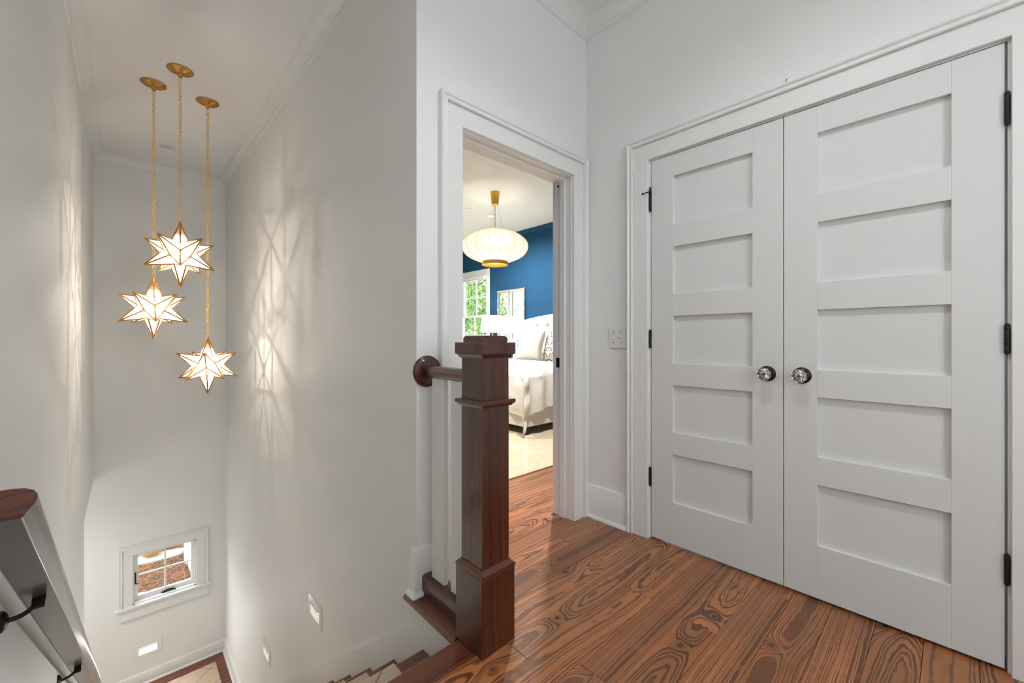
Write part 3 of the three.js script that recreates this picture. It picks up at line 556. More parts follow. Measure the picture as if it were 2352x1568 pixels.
// ---------------------------------------------------------------- star pendants
function starPendant(label, x, d, yc, turn, seedN) {
  const R = 0.225, t = thing('star_pendant', label, 'pendant light', V(x, CEIL, d), 'star pendants in the stairwell');
  const Y = (y) => y - CEIL, c = Y(yc);
  { // canopy with petals
    const g = lathe([[0, 0], [0.076, 0], [0.0775, -0.004], [0.0745, -0.007], [0.066, -0.009], [0.056, -0.0125], [0.046, -0.016], [0.036, -0.0205], [0.026, -0.0255], [0.021, -0.028], [0.0235, -0.031], [0.0225, -0.036], [0.016, -0.039], [0.0125, -0.042], [0.0115, -0.053], [0.007, -0.058], [0, -0.06]], 96), p = g.attributes.position;
    for (let i = 0; i < p.count; i++) { const r = Math.hypot(p.getX(i), p.getZ(i)), a = Math.atan2(p.getZ(i), p.getX(i)); if (r > 0.0245 && r < 0.0735) p.setY(i, p.getY(i) - 0.0085 * (1 - Math.abs(Math.sin(a * 4)) ** 0.6) * Math.sin((r - 0.0245) / 0.049 * Math.PI)); }
    g.computeVertexNormals(); part('canopy', g, M.brass, t);
  }
  const top = c + R + 0.012;
  { // chain of oval links
    const y0 = -0.06, y1 = top + 0.030, n = Math.round((y0 - y1) / 0.0255), st = (y0 - y1) / n, links = [];
    for (let i = 0; i < n; i++) { const g = new THREE.TorusGeometry(0.0102, 0.0015, 6, 14); g.scale(1, 1.5, 1); g.rotateY((i % 2) * Math.PI / 2 + 0.35 + rr(-0.12, 0.12)); g.rotateZ(rr(-0.05, 0.05)); g.translate(0, y0 - st * (i + 0.5), 0); links.push(g); }
    const wire = []; for (let i = 0; i <= 60; i++) { const f = i / 60; wire.push(new THREE.Vector3(0.006 * Math.sin(i * 2.1 + seedN), y0 + (y1 - y0) * f, 0.006 * Math.cos(i * 1.7 + seedN))); }
    part('chain', merge(links), M.gold, t); part('cord', tube(wire, 0.0012, 150, 5), M.gold, t);
  }
  part('loop', new THREE.TorusGeometry(0.0165, 0.0024, 8, 24).rotateY(turn).translate(0, top + 0.015, 0), M.gold, t);
  part('cap', lathe([[0, 0.0], [0.0045, 0], [0.006, -0.006], [0.0095, -0.012], [0.0125, -0.034], [0.0155, -0.046], [0, -0.046]], 16).translate(0, top + 0.002, 0), M.brass, t);
  // small stellated dodecahedron: 12 spikes, 60 panes
  const tips = [new THREE.Vector3(0, R, 0), new THREE.Vector3(0, -R, 0)], k = R / Math.sqrt(5);
  for (let i = 0; i < 5; i++) { const a = turn + i * 2 * Math.PI / 5, b = a + Math.PI / 5; tips.push(new THREE.Vector3(2 * k * Math.cos(a), k, 2 * k * Math.sin(a)), new THREE.Vector3(2 * k * Math.cos(b), -k, 2 * k * Math.sin(b))); }
  // inner vertices: dodecahedron vertices lie along face centres of the icosahedron of tips
  const inner = [], edge = 2 * k * 1.17557 * 1.02;
  for (let a = 0; a < 12; a++) for (let b = a + 1; b < 12; b++) for (let e = b + 1; e < 12; e++) if (tips[a].distanceTo(tips[b]) < edge && tips[b].distanceTo(tips[e]) < edge && tips[a].distanceTo(tips[e]) < edge) inner.push({ v: tips[a].clone().add(tips[b]).add(tips[e]).normalize().multiplyScalar(R * 0.447 * 1.0 / 1.0), near: [a, b, e] });
  // dodecahedron circumradius for stellation tips R: R / 2.618 * 1.1756... compute from planarity of pentagrams
  const rin = R * 0.4195 * 1.0; inner.forEach((q) => q.v.setLength(rin * 1.0));
  const cx0 = new THREE.Vector3(0, c, 0), cames = [], done = new Set();
  const frame = part('came_frame', new THREE.BufferGeometry(), M.brass, t, 'antique brass edging bars');
  const strip = (a, b, w) => { const g = bar(a.clone().add(cx0), b.clone().add(cx0), w, 5); cames.push(g); };
  for (let s = 0; s < 12; s++) {
    const base = inner.filter((q) => q.near.includes(s)), ax = tips[s].clone().normalize(), u = new THREE.Vector3().crossVectors(ax, Math.abs(ax.y) > 0.9 ? new THREE.Vector3(1, 0, 0) : UP).normalize(), w = new THREE.Vector3().crossVectors(ax, u);
    base.sort((p, q) => Math.atan2(p.v.dot(w), p.v.dot(u)) - Math.atan2(q.v.dot(w), q.v.dot(u)));
    for (let i = 0; i < 5; i++) {
      const a = base[i].v, b = base[(i + 1) % 5].v;
      const g = new THREE.BufferGeometry().setFromPoints([tips[s], a, b].map((q) => q.clone().add(cx0))); g.setAttribute('uv', new THREE.Float32BufferAttribute([0, 0, 1, 0, 0, 1], 2)); g.computeVertexNormals();
      part('pane', g, M.seedyGlass, t);
      strip(tips[s], a, 0.0058);
      const key = [inner.indexOf(base[i]), inner.indexOf(base[(i + 1) % 5])].sort().join(); if (!done.has(key)) { done.add(key); strip(a, b, 0.0036); }
    }
    cames.push(new THREE.SphereGeometry(0.0062, 8, 6).translate(tips[s].x, tips[s].y + c, tips[s].z));
  }
  frame.geometry = merge(cames);
  part('socket', new THREE.CylinderGeometry(0.014, 0.014, 0.06, 16).translate(0, c + 0.105, 0), M.gold, t);
  part('socket_stem', new THREE.CylinderGeometry(0.005, 0.005, 0.08, 10).translate(0, c + 0.17, 0), M.gold, t);
  const bulb = part('bulb', new THREE.SphereGeometry(0.02, 20, 14).scale(1, 1.7, 1).translate(0, c + 0.042, 0), M.bulb, t, 'glowing warm bulb');
  const l = new THREE.PointLight(new THREE.Color().setRGB(1, 0.985, 0.95), STAR_CD); l.position.set(0, c + 0.042, 0); l.castShadow = true; l.shadow.radius = 0.3; t.add(l);
}
const STAR_CD = 2.45;
const toCam = (x, d) => Math.atan2(d, -x); // angle of the direction towards the eye in (x, z)
starPendant('glass star pendant with brass edges hanging highest of the three', 0.2869, 3.789, 1.677, toCam(0.2869, 3.789) + Math.PI / 5, 1);
starPendant('glass star pendant with brass edges hanging at the middle height', 0.1557, 4.1273, 1.305, toCam(0.1557, 4.1273) + Math.PI / 5 - 0.06, 2);
starPendant('glass star pendant with brass edges hanging lowest on the longest chain', 0.4886, 4.1481, 0.863, toCam(0.4886, 4.1481) + 0.1, 3);

// ---------------------------------------------------------------- recessed ceiling lights
CANS.forEach(([x, d, r, lit, yc = CEIL], i) => {
  const label = ['unlit white recessed ceiling light above the stair end', 'lit recessed downlight in the hall ceiling before the closet doors', 'lit recessed downlight at the back of the hall ceiling', 'glowing recessed ceiling light behind the paper lantern', 'flat round white speaker grille in the bedroom ceiling', 'lit recessed downlight inside the bedroom doorway', 'lit recessed downlight over the lower landing turn', 'lit recessed downlight along the bedroom wall opposite the bed'][i];
  const t = thing(i === 4 ? 'ceiling_speaker' : 'recessed_light', label, i === 4 ? 'speaker' : 'ceiling light', V(x, yc, d), i === 4 ? undefined : 'recessed ceiling lights');
  part('trim_ring', lathe([[r - 0.004, 0.004], [r - 0.002, -0.004], [r + 0.012, -0.004], [r + 0.018, 0.0], [r - 0.004, 0.004]], 40), M.trim, t);
  if (i === 4) { part('grille', new THREE.CylinderGeometry(r - 0.003, r - 0.003, 0.006, 40), M.ceiling, t); return; }
  part('baffle', lathe([[r - 0.003, 0.003], [r - 0.006, 0.03], [r - 0.014, 0.09], [0, 0.092]], 36), M.trim, t);
  if (lit) {
    const glow = std({ color: lin(1, 1, 1), emissive: lin(1, 0.95, 0.86), emissiveIntensity: i === 3 ? 8 : 6 });
    part('lamp_lens', new THREE.CylinderGeometry(r - 0.008, r - 0.008, 0.004, 32).translate(0, 0.008, 0), glow, t);
    const l = new THREE.SpotLight(i === 1 || i === 2 ? new THREE.Color().setRGB(0.965, 0.99, 1) : new THREE.Color().setRGB(1, 0.975, 0.935), [0, 2.5, 1.7, 20, 0, 25, 3.2, 30][i], 0, [0, 1.22, 1.36, 1.45, 0, 0.8, 1.4, 0.85][i], 0.9); l.position.set(0, -0.012, 0); l.target.position.set(0, -2, 0); l.castShadow = true; l.shadow.radius = 1.6; t.add(l, l.target);
  }
});

// ---------------------------------------------------------------- step lights
function stepLight(label, p, face) { // local: faces +z
  const t = thing('step_light', label, 'step light', p, 'louvered step lights'); t.rotation.y = face;
  const w = 0.115, h = 0.07, iw = 0.078, ih = 0.04, th = 0.007;
  const s = new THREE.Shape([[-w, -h], [w, -h], [w, h], [-w, h]].map((q) => new THREE.Vector2(...q))); s.holes.push(new THREE.Path([[-iw, -ih], [-iw, ih], [iw, ih], [iw, -ih]].map((q) => new THREE.Vector2(...q))));
  part('face_plate', new THREE.ExtrudeGeometry(s, { depth: th - 0.002, bevelEnabled: true, bevelSize: 0.0015, bevelThickness: 0.002, bevelSegments: 2 }), M.plastic, t);
  part('lamp_lens', new THREE.BoxGeometry(iw * 2, ih * 2, 0.002).translate(0, 0, 0.0012), std({ color: lin(1, 1, 1), emissive: lin(1, 0.97, 0.9), emissiveIntensity: 1.6 }), t, 'glowing lens behind the louvers');
  for (let i = 0; i < 4; i++) part('louver', new THREE.BoxGeometry(iw * 2, 0.0022, 0.013).rotateX(0.62).translate(0, ih - 0.008 - i * 0.0195, 0.0085), M.plastic, t);
  const l = new THREE.RectAreaLight(new THREE.Color().setRGB(1, 0.985, 0.95), STEP_L, iw * 1.9, ih * 1.9); l.position.set(0, 0, 0.0175); l.rotation.y = Math.PI; t.add(l);
}
const STEP_L = 75;
stepLight('white louvered step light higher up the stairwell wall', V(XS, -0.685, 2.82), -Math.PI / 2);
stepLight('white louvered step light lower down the stairwell wall', V(XS, -1.637, 4.075), -Math.PI / 2);
stepLight('white louvered step light on the end wall under the small window', V(0.184, -2.36, DE), 0);

// ---------------------------------------------------------------- small window at the stair foot
{
  const t = structGroup('window_1', 'small white four-pane casement window at the stair foot', 'window'), x0 = 0.057, x1 = 0.611, y0 = -1.823, y1 = -1.28, d = DE;
  const n = new THREE.Vector3(0, 0, 1), pr = CASING.map(([a, b]) => [a * 0.9, b * 0.9]);
  sweep([V(x0, y0, d), V(x0, y1, d), V(x1, y1, d), V(x1, y0, d)], n, pr).forEach((g, i) => part(i === 1 ? 'casing_head' : 'casing_leg', g, M.trim, t));
  part('stool', box(-0.083, 0.745, y0 - 0.022, y0, d - 0.05, d + 0.05, 0.006), M.trim, t);
  part('apron', [box(-0.048, 0.718, y0 - 0.115, y0 - 0.022, d - 0.018, d), box(-0.052, 0.722, y0 - 0.142, y0 - 0.112, d - 0.028, d, 0.006)], M.trim, t);
  for (const [a, b, c, e] of [[x0, x0 + 0.012, y0, y1], [x1 - 0.012, x1, y0, y1], [x0, x1, y1 - 0.012, y1], [x0, x1, y0, y0 + 0.012]]) part('jamb_liner', box(a, b, c, e, d, d + 0.155), M.trim, t);
  const fx0 = x0 + 0.012, fx1 = x1 - 0.012, fy0 = y0 + 0.012, fy1 = y1 - 0.012, s = 0.032, fd = d + 0.062;
  for (const [a, b, c, e] of [[fx0, fx0 + s, fy0, fy1], [fx1 - s, fx1, fy0, fy1], [fx0 + s, fx1 - s, fy1 - s, fy1], [fx0 + s, fx1 - s, fy0, fy0 + s + 0.012]]) part('sash', box(a, b, c, e, fd, fd + 0.035, 0.003), M.trim, t);
  const gx0 = fx0 + s, gx1 = fx1 - s, gy0 = fy0 + s + 0.012, gy1 = fy1 - s, mx = (gx0 + gx1) / 2, my = (gy0 + gy1) / 2;
  part('muntin', box(mx - 0.008, mx + 0.008, gy0, gy1, fd + 0.006, fd + 0.03, 0.003), M.trim, t);
  part('muntin', box(gx0, gx1, my - 0.007, my + 0.007, fd + 0.008, fd + 0.028, 0.003), M.trim, t);
  for (const [a, b] of [[gx0, mx], [mx, gx1]]) for (const [c, e] of [[gy0, my], [my, gy1]]) part('pane', box(a, b, c, e, fd + 0.017, fd + 0.0175), M.pane, t);
  const k = grp('crank', t, V(mx + 0.02, y0 + 0.012, d + 0.045));
  part('crank_base', new RoundedBoxGeometry(0.11, 0.016, 0.026, 3, 0.006), M.black, k); part('crank_arm', tube([new THREE.Vector3(-0.045, 0.012, 0.01), new THREE.Vector3(0, 0.028, 0.018), new THREE.Vector3(0.05, 0.022, 0.022), new THREE.Vector3(0.068, 0.004, 0.026)], 0.006, 16, 8), M.black, k);
  part('lock_lever', tube([V(fx0 + 0.012, -1.50, fd - 0.012), V(fx0 + 0.012, -1.60, fd - 0.014), V(fx0 + 0.016, -1.625, fd - 0.014), V(fx0 + 0.03, -1.628, fd - 0.008)], 0.006, 20, 8), M.black, t, 'black lock lever');
}
// ---------------------------------------------------------------- larger windows
function sashWindow(name, label, place, w, y0, y1, wide) { // local: x along, z out of the wall into the room, glass behind
  const t = structGroup(name, label, 'window'); place(t);
  const b = (a, c, e, f, z0, z1, r = 0) => box(a, c, e, f, -z1, -z0, r), h = w / 2;
  const pr = CASING.map(([a, q]) => [a * 0.78, q * 0.8]);
  sweep([new THREE.Vector3(-h, y0, 0), new THREE.Vector3(-h, y1, 0), new THREE.Vector3(h, y1, 0), new THREE.Vector3(h, y0, 0)], new THREE.Vector3(0, 0, 1), pr).forEach((g, i) => part(i === 1 ? 'casing_head' : 'casing_leg', g, M.trim, t));
  part('stool', b(-h - 0.11, h + 0.11, y0 - 0.025, y0, -0.05, 0.05, 0.006), M.trim, t); part('apron', b(-h - 0.09, h + 0.09, y0 - 0.12, y0 - 0.025, 0, 0.018), M.trim, t);
  for (const [a, c, e, f] of [[-h, -h + 0.02, y0, y1], [h - 0.02, h, y0, y1], [-h, h, y1 - 0.02, y1], [-h, h, y0, y0 + 0.02]]) part('jamb_liner', b(a, c, e, f, -TH, 0), M.trim, t);
  const bays = wide ? [[-h + 0.02, -0.03], [0.03, h - 0.02]] : [[-h + 0.02, h - 0.02]];
  if (wide) part('mullion', b(-0.03, 0.03, y0, y1, -0.1, 0.005), M.trim, t);
  const ym = y0 + (y1 - y0) * 0.5;
  for (const [a, c] of bays) for (const [e, f, z] of [[ym - 0.02, y1 - 0.02, -0.09], [y0 + 0.02, ym + 0.02, -0.05]]) {
    const sh = grp('sash', t);
    for (const q of [[a, a + 0.045, e, f], [c - 0.045, c, e, f], [a, c, f - 0.045, f], [a, c, e, e + 0.045]]) part('sash_bar', b(...q, z - 0.035, z, 0.002), M.trim, sh);
    const xm = (a + c) / 2, y2 = (e + f) / 2;
    part('muntin', b(xm - 0.011, xm + 0.011, e, f, z - 0.028, z - 0.006), M.trim, sh); part('muntin', b(a, c, y2 - 0.011, y2 + 0.011, z - 0.026, z - 0.008), M.trim, sh);
    for (const [p, q] of [[a + 0.045, xm], [xm, c - 0.045]]) for (const [r, s2] of [[e + 0.045, y2], [y2, f - 0.045]]) part('pane', b(p, q, r, s2, z - 0.0175, z - 0.017), M.pane, sh);
  }
  return t;
}
sashWindow('window_2', 'white double-hung bedroom window beside the mirror, leafy trees outside', (t) => { t.position.set(XW, 0, -6.7775); t.rotation.y = -Math.PI / 2; }, 0.925, 0.72, 2.36, false);
sashWindow('window_3', 'wide white bedroom window seen only in the mirror', (t) => { t.position.set(3.1, 0, -BD1); }, 2.9, 0.5, 2.5, true);
sashWindow('window_4', 'white double-hung hall window facing the stairwell', (t) => { t.position.set(0.55, 0, -BACK); t.rotation.y = Math.PI; }, 1.0, 0.9, 2.4, false);
{
  const t = thing('window_shade', 'raised white roller shade across the top of the bedroom window', 'shade', V(XW, 2.30, 6.7775));
  part('headrail', box(-0.045, -0.001, -0.02, 0.035, -0.41, 0.41, 0.008), M.plastic, t); part('fabric_roll', new THREE.CylinderGeometry(0.022, 0.022, 0.8, 20).rotateX(Math.PI / 2).translate(-0.03, -0.03, 0), M.linen, t);
  part('end_bracket', box(-0.05, -0.002, -0.05, 0.04, -0.425, -0.412, 0.003), M.plastic, t); part('end_bracket', box(-0.05, -0.002, -0.05, 0.04, 0.412, 0.425, 0.003), M.plastic, t);
}

// ---------------------------------------------------------------- bedroom things
{ // rug
  const g = box(2.0, 5.1, 0.0005, 0.012, 2.318, 6.0, 0.004), p = g.attributes.position, uv = g.attributes.uv;
  for (let i = 0; i < p.count; i++) uv.setXY(i, p.getX(i) / 0.55, p.getZ(i) / 0.55);
  single('bedroom_rug', g, M.rug, 'large cream rug with faint diamond lines under the bed', 'rug');
}
const BX = 3.2, BN = 3.2, BF = 5.2, BT = 0.705; // bed foot x, near side d, far side d, top
{
  const t = thing('bed', 'cream upholstered bed with tufted headboard and black legs', 'bed', V(4.2, 0.012, 4.2)), o = (g) => g.translate(-4.2, -0.012, 4.2);
  part('footboard', o(box(BX + 0.01, BX + 0.07, 0.10, 0.47, BN + 0.01, BF - 0.01, 0.015)), M.upholstery, t);
  part('side_rail', o(box(BX + 0.07, XW - 0.1, 0.10, 0.47, BN + 0.01, BN + 0.07, 0.015)), M.upholstery, t); part('side_rail', o(box(BX + 0.07, XW - 0.1, 0.10, 0.47, BF - 0.07, BF - 0.01, 0.015)), M.upholstery, t);
  for (const [x, d] of [[BX + 0.05, BN + 0.05], [BX + 0.05, BF - 0.05], [XW - 0.15, BN + 0.05], [XW - 0.15, BF - 0.05], [BX + 1.0, BN + 0.06]]) part('leg', o(box(x - 0.025, x + 0.025, 0.0125, 0.10, d - 0.025, d + 0.025, 0.004)), M.black, t);
  part('mattress', o(box(BX + 0.06, XW - 0.11, 0.38, BT - 0.03, BN + 0.06, BF - 0.06, 0.06)), M.linen, t);
  { // tufted headboard, gently arched top
    const nx = 120, ny = 60, d0 = BN - 0.06, d1 = BF + 0.05, pos = [], idx = [], top = (s) => 1.395 + 0.10 * Math.pow(Math.cos((s - 0.5) * Math.PI), 0.8);
    const btn = []; for (let r = 0; r < 5; r++) for (let k = 0; k < 9; k++) btn.push([(k + (r % 2 ? 0.5 : 0) + 0.3) * 0.235, 0.62 + r * 0.165]);
    for (let j = 0; j <= ny; j++) for (let i = 0; i <= nx; i++) {
      const s = i / nx, dd = d0 + (d1 - d0) * s, y = 0.12 + (top(s) - 0.12) * j / ny; let z = 0.09; const u = dd - d0;
      for (const [bx, by] of btn) { const q = Math.hypot(u - bx, y - by); z -= 0.035 * Math.exp(-((q / 0.035) ** 2)) + 0.008 * Math.exp(-((q / 0.09) ** 2)); }
      const e = Math.min(s, 1 - s, (1 - j / ny) * 0.6) * (d1 - d0); z -= 0.04 * Math.max(0, 1 - e / 0.04) ** 2; pos.push(XW - 0.01 - z, y, -dd);
    }
    for (let j = 0; j < ny; j++) for (let i = 0; i < nx; i++) { const a = j * (nx + 1) + i, b = a + 1, c = a + nx + 1, e = c + 1; idx.push(a, c, b, b, c, e); }
    const n0 = pos.length / 3; for (let k = 0; k < n0; k++) pos.push(XW - 0.012, pos[k * 3 + 1], pos[k * 3 + 2]);
    for (let i = 0; i < nx; i++) { const a = ny * (nx + 1) + i; idx.push(a, a + n0, a + 1, a + 1, a + n0, a + n0 + 1); }
    for (let j = 0; j < ny; j++) for (const i of [0, nx]) { const a = j * (nx + 1) + i, c = a + nx + 1; idx.push(a, c, a + n0, c, c + n0, a + n0); }
    const g = new THREE.BufferGeometry(); g.setAttribute('position', new THREE.Float32BufferAttribute(pos, 3)); g.setIndex(idx); g.computeVertexNormals();
    part('headboard', o(uvMetres(g)), M.headboard, t, 'white button-tufted headboard with arched top');
    for (const [bx, by] of btn) if (by < 1.36 && d0 + bx < d1 - 0.1) part('button', o(new THREE.SphereGeometry(0.013, 10, 8).scale(0.5, 1, 1).translate(XW - 0.065, by, -(d0 + bx))), M.headboard, t);
  }
}
{ // duvet: a cloth over the mattress with a corner that hangs to the floor
  const N = 110, pos = [], idx = [], Lx = 1.35 + 0.46, Ld = BF - BN + 0.42; // p measured from far end
  for (let j = 0; j <= N; j++) for (let i = 0; i <= N; i++) {
    const a = i / N, b = j / N;                     // a: 0 pillow end .. 1 foot hem; b: 0 far side .. 1 near hem
    const q0 = -(BF - BN - 0.02) + (BF - BN + 0.36) * b, p0 = -1.35 + 1.72 * a, pc = 0.36 + 0.22 * Math.exp(Math.min(0, q0) / 0.22), qc = 0.36 + 0.22 * Math.exp(Math.min(0, p0) / 0.16);
    const p = -1.35 + (1.35 + pc) * a, q = -(BF - BN - 0.02) + (BF - BN - 0.02 + qc) * b;
    let x, y, d; const yt = BT + 0.03 + 0.02 * (fbm(a * 5, b * 5, 81) - 0.5) + 0.012 * Math.sin(a * 9 + b * 4);
    const rnd0 = 0.05;
    if (p <= 0 && q <= 0) { x = BX - p; d = BN - q; y = yt - 0.05 * Math.exp(p / 0.06) * 0.6 - 0.05 * Math.exp(q / 0.06) * 0.6; }
    else {
      const hp = Math.max(0, p), hq = Math.max(0, q), h = Math.max(hp, hq) + 0.09 * Math.min(hp, hq), ang = Math.atan2(hq, hp), out = 0.035 + 0.02 * Math.sin(h * 7) + 0.022 * (fbm(a * 16, b * 16, 82) - 0.5) + 0.018 * Math.sin((p <= 0 ? p : q) * 26);
      const cornerOut = hp > 0 && hq > 0 ? Math.sin(ang * 2) : 0;
      x = BX - Math.min(0, p) - (hp > 0 ? Math.cos(ang) : 0) * out - cornerOut * (0.03 + 0.10 * h); d = BN - Math.min(0, q) - (hq > 0 ? Math.sin(ang) : 0) * out - cornerOut * (0.02 + 0.05 * h);
      y = Math.max(0.035, yt - 0.06 - h);
    }
    pos.push(x, y, -d);
  }
  for (let j = 0; j < N; j++) for (let i = 0; i < N; i++) { const a = j * (N + 1) + i, b = a + 1, c = a + N + 1, e = c + 1; idx.push(a, c, b, b, c, e); }
  const g = new THREE.BufferGeometry(); g.setAttribute('position', new THREE.Float32BufferAttribute(pos, 3)); g.setIndex(idx); g.computeVertexNormals();
  single('duvet', uvMetres(g), M.linen, 'rumpled white duvet draped over the bed, one corner reaching the floor', 'duvet');
}
function pillow(name, label, mat, w, h, th, p, ry, lean) {
  const n = 36, pos = [], uv = [], idx = [];
  for (const s of [1, -1]) for (let j = 0; j <= n; j++) for (let i = 0; i <= n; i++) {
    const u = i / n * 2 - 1, v = j / n * 2 - 1, f = Math.pow(Math.max(0, (1 - u * u) * (1 - v * v)), 0.42), pin = 1 - 0.07 * (1 - Math.abs(u * v)) * Math.max(Math.abs(u), Math.abs(v)) ** 3;
    pos.push(u * w / 2 * pin, v * h / 2 * pin, s * th / 2 * f * (1 + 0.14 * (fbm(u * 2 + 5, v * 2 + 5, 91) - 0.5))); uv.push(i / n, j / n);
  }
  const m = (n + 1) * (n + 1); for (let s = 0; s < 2; s++) for (let j = 0; j < n; j++) for (let i = 0; i < n; i++) { const a = s * m + j * (n + 1) + i, b = a + 1, c = a + n + 1, e = c + 1; s ? idx.push(a, c, b, b, c, e) : idx.push(a, b, c, b, e, c); }
  const g = new THREE.BufferGeometry(); g.setAttribute('position', new THREE.Float32BufferAttribute(pos, 3)); g.setAttribute('uv', new THREE.Float32BufferAttribute(uv, 2)); g.setIndex(idx); g.computeVertexNormals();
  const o = single(name, g, mat, label, 'pillow'); o.position.copy(p); o.rotation.order = 'YXZ'; o.rotation.set(lean, ry, 0); return o;
}
pillow('pillow', 'plain white square pillow with embroidered scrolls at the front', M.linen, 0.52, 0.52, 0.17, V(4.70, 0.978, 4.60), -Math.PI / 2, -0.32);
pillow('patterned_pillow', 'cream pillow with rows of dark blue fans', M.fan, 0.56, 0.52, 0.18, V(4.82, 0.965, 4.12), -Math.PI / 2, -0.28);
pillow('sprigged_pillow', 'white pillow with loose blue sprigs behind the plain pillow', M.sprig, 0.56, 0.5, 0.17, V(4.88, 0.955, 4.87), -Math.PI / 2, -0.26);
{ // nightstand, lamp
  const t = thing('nightstand', 'white nightstand between the bed and the bedroom window', 'nightstand', V(4.95, 0, 5.75));
  part('top', box(-0.24, 0.25, 0.68, 0.715, -0.33, 0.33, 0.006), M.plastic, t); part('body', box(-0.22, 0.24, 0.14, 0.68, -0.30, 0.30, 0.004), M.plastic, t);
  for (const y of [0.17, 0.43]) { const dr = part('drawer', box(-0.236, -0.22, y, y + 0.235, -0.28, 0.28, 0.003), M.plastic, t); part('pull', new THREE.SphereGeometry(0.014, 12, 8).translate(-0.248, y + 0.12, 0), M.gold, dr); }
  for (const x of [-0.19, 0.21]) for (const d of [-0.27, 0.27]) part('leg', box(x - 0.02, x + 0.02, 0.013, 0.14, d - 0.02, d + 0.02, 0.003), M.plastic, t);
  const l = thing('table_lamp', 'table lamp with white drum shade on the nightstand before the mirror', 'lamp', V(4.93, 0.715, 5.80));
  part('base', lathe([[0, 0], [0.07, 0], [0.075, 0.012], [0.05, 0.03], [0.075, 0.09], [0.10, 0.17], [0.095, 0.24], [0.06, 0.31], [0.035, 0.34], [0.025, 0.36], [0, 0.36]], 40), M.ceramic, l);
  part('stem', new THREE.CylinderGeometry(0.007, 0.007, 0.2, 12).translate(0, 0.46, 0), M.gold, l);
  const sh = []; for (let i = 0; i <= 1; i++) sh.push(0); part('lamp_shade', lathe([[0.225, 0.48], [0.2255, 0.4805], [0.20, 0.785], [0.199, 0.785], [0.2235, 0.481], [0.225, 0.48]], 56), M.shade, l);
  part('spider', [bar(new THREE.Vector3(-0.2, 0.77, 0), new THREE.Vector3(0.2, 0.77, 0), 0.002), bar(new THREE.Vector3(0, 0.77, -0.2), new THREE.Vector3(0, 0.77, 0.2), 0.002), bar(new THREE.Vector3(0, 0.5, 0), new THREE.Vector3(0, 0.79, 0), 0.003)], M.gold, l);
  part('bulb', new THREE.SphereGeometry(0.03, 18, 12).translate(0, 0.62, 0), M.bulb, l, 'glowing warm bulb');
  const pl = new THREE.PointLight(new THREE.Color().setRGB(1, 0.93, 0.84), 0.8); pl.position.set(0, 0.62, 0); pl.castShadow = true; pl.shadow.radius = 1.2; l.add(pl);
}
{ // mirror in a bamboo-style frame
  const t = thing('wall_mirror', 'mirror in a silver bamboo-style frame on the blue wall', 'mirror', V(XW, 1.42, 5.588)), hw = 0.368, hh = 0.568;
  part('mirror_glass', box(-0.014, -0.010, -hh + 0.05, hh - 0.05, -hw + 0.05, hw - 0.05), M.mirror, t);
  part('backing', box(-0.009, -0.001, -hh + 0.02, hh - 0.02, -hw + 0.02, hw - 0.02), M.giltEdge, t);
  const cane = (a, b, name) => { const d = b.clone().sub(a), L = d.length(), n = Math.round(L / 0.2), pts = []; for (let i = 0; i <= n * 10; i++) { const f = i / (n * 10), k = i % 10; pts.push([0.021 + (k === 0 ? 0.005 : k === 1 || k === 9 ? 0.001 : 0), f * L]); } pts.unshift([0, 0]); pts.push([0, L]);
    const g = lathe(pts, 14).applyQuaternion(new THREE.Quaternion().setFromUnitVectors(UP, d.normalize())).translate(a.x, a.y, a.z); part(name, g, M.silver, t); };
  const q = (y, z) => new THREE.Vector3(-0.022, y, z);
  cane(q(-hh, -hw + 0.02), q(hh, -hw + 0.02), 'frame_stile'); cane(q(-hh, hw - 0.02), q(hh, hw - 0.02), 'frame_stile'); cane(q(hh - 0.02, -hw), q(hh - 0.02, hw), 'frame_rail'); cane(q(-hh + 0.02, -hw), q(-hh + 0.02, hw), 'frame_rail');
  for (const s of [-1, 1]) { part('inner_edge', box(-0.02, -0.012, -hh + 0.042, hh - 0.042, s * (hw - 0.046) - 0.005, s * (hw - 0.046) + 0.005), M.giltEdge, t); part('inner_edge', box(-0.02, -0.012, s * (hh - 0.046) - 0.005, s * (hh - 0.046) + 0.005, -hw + 0.042, hw - 0.042), M.giltEdge, t); }
}
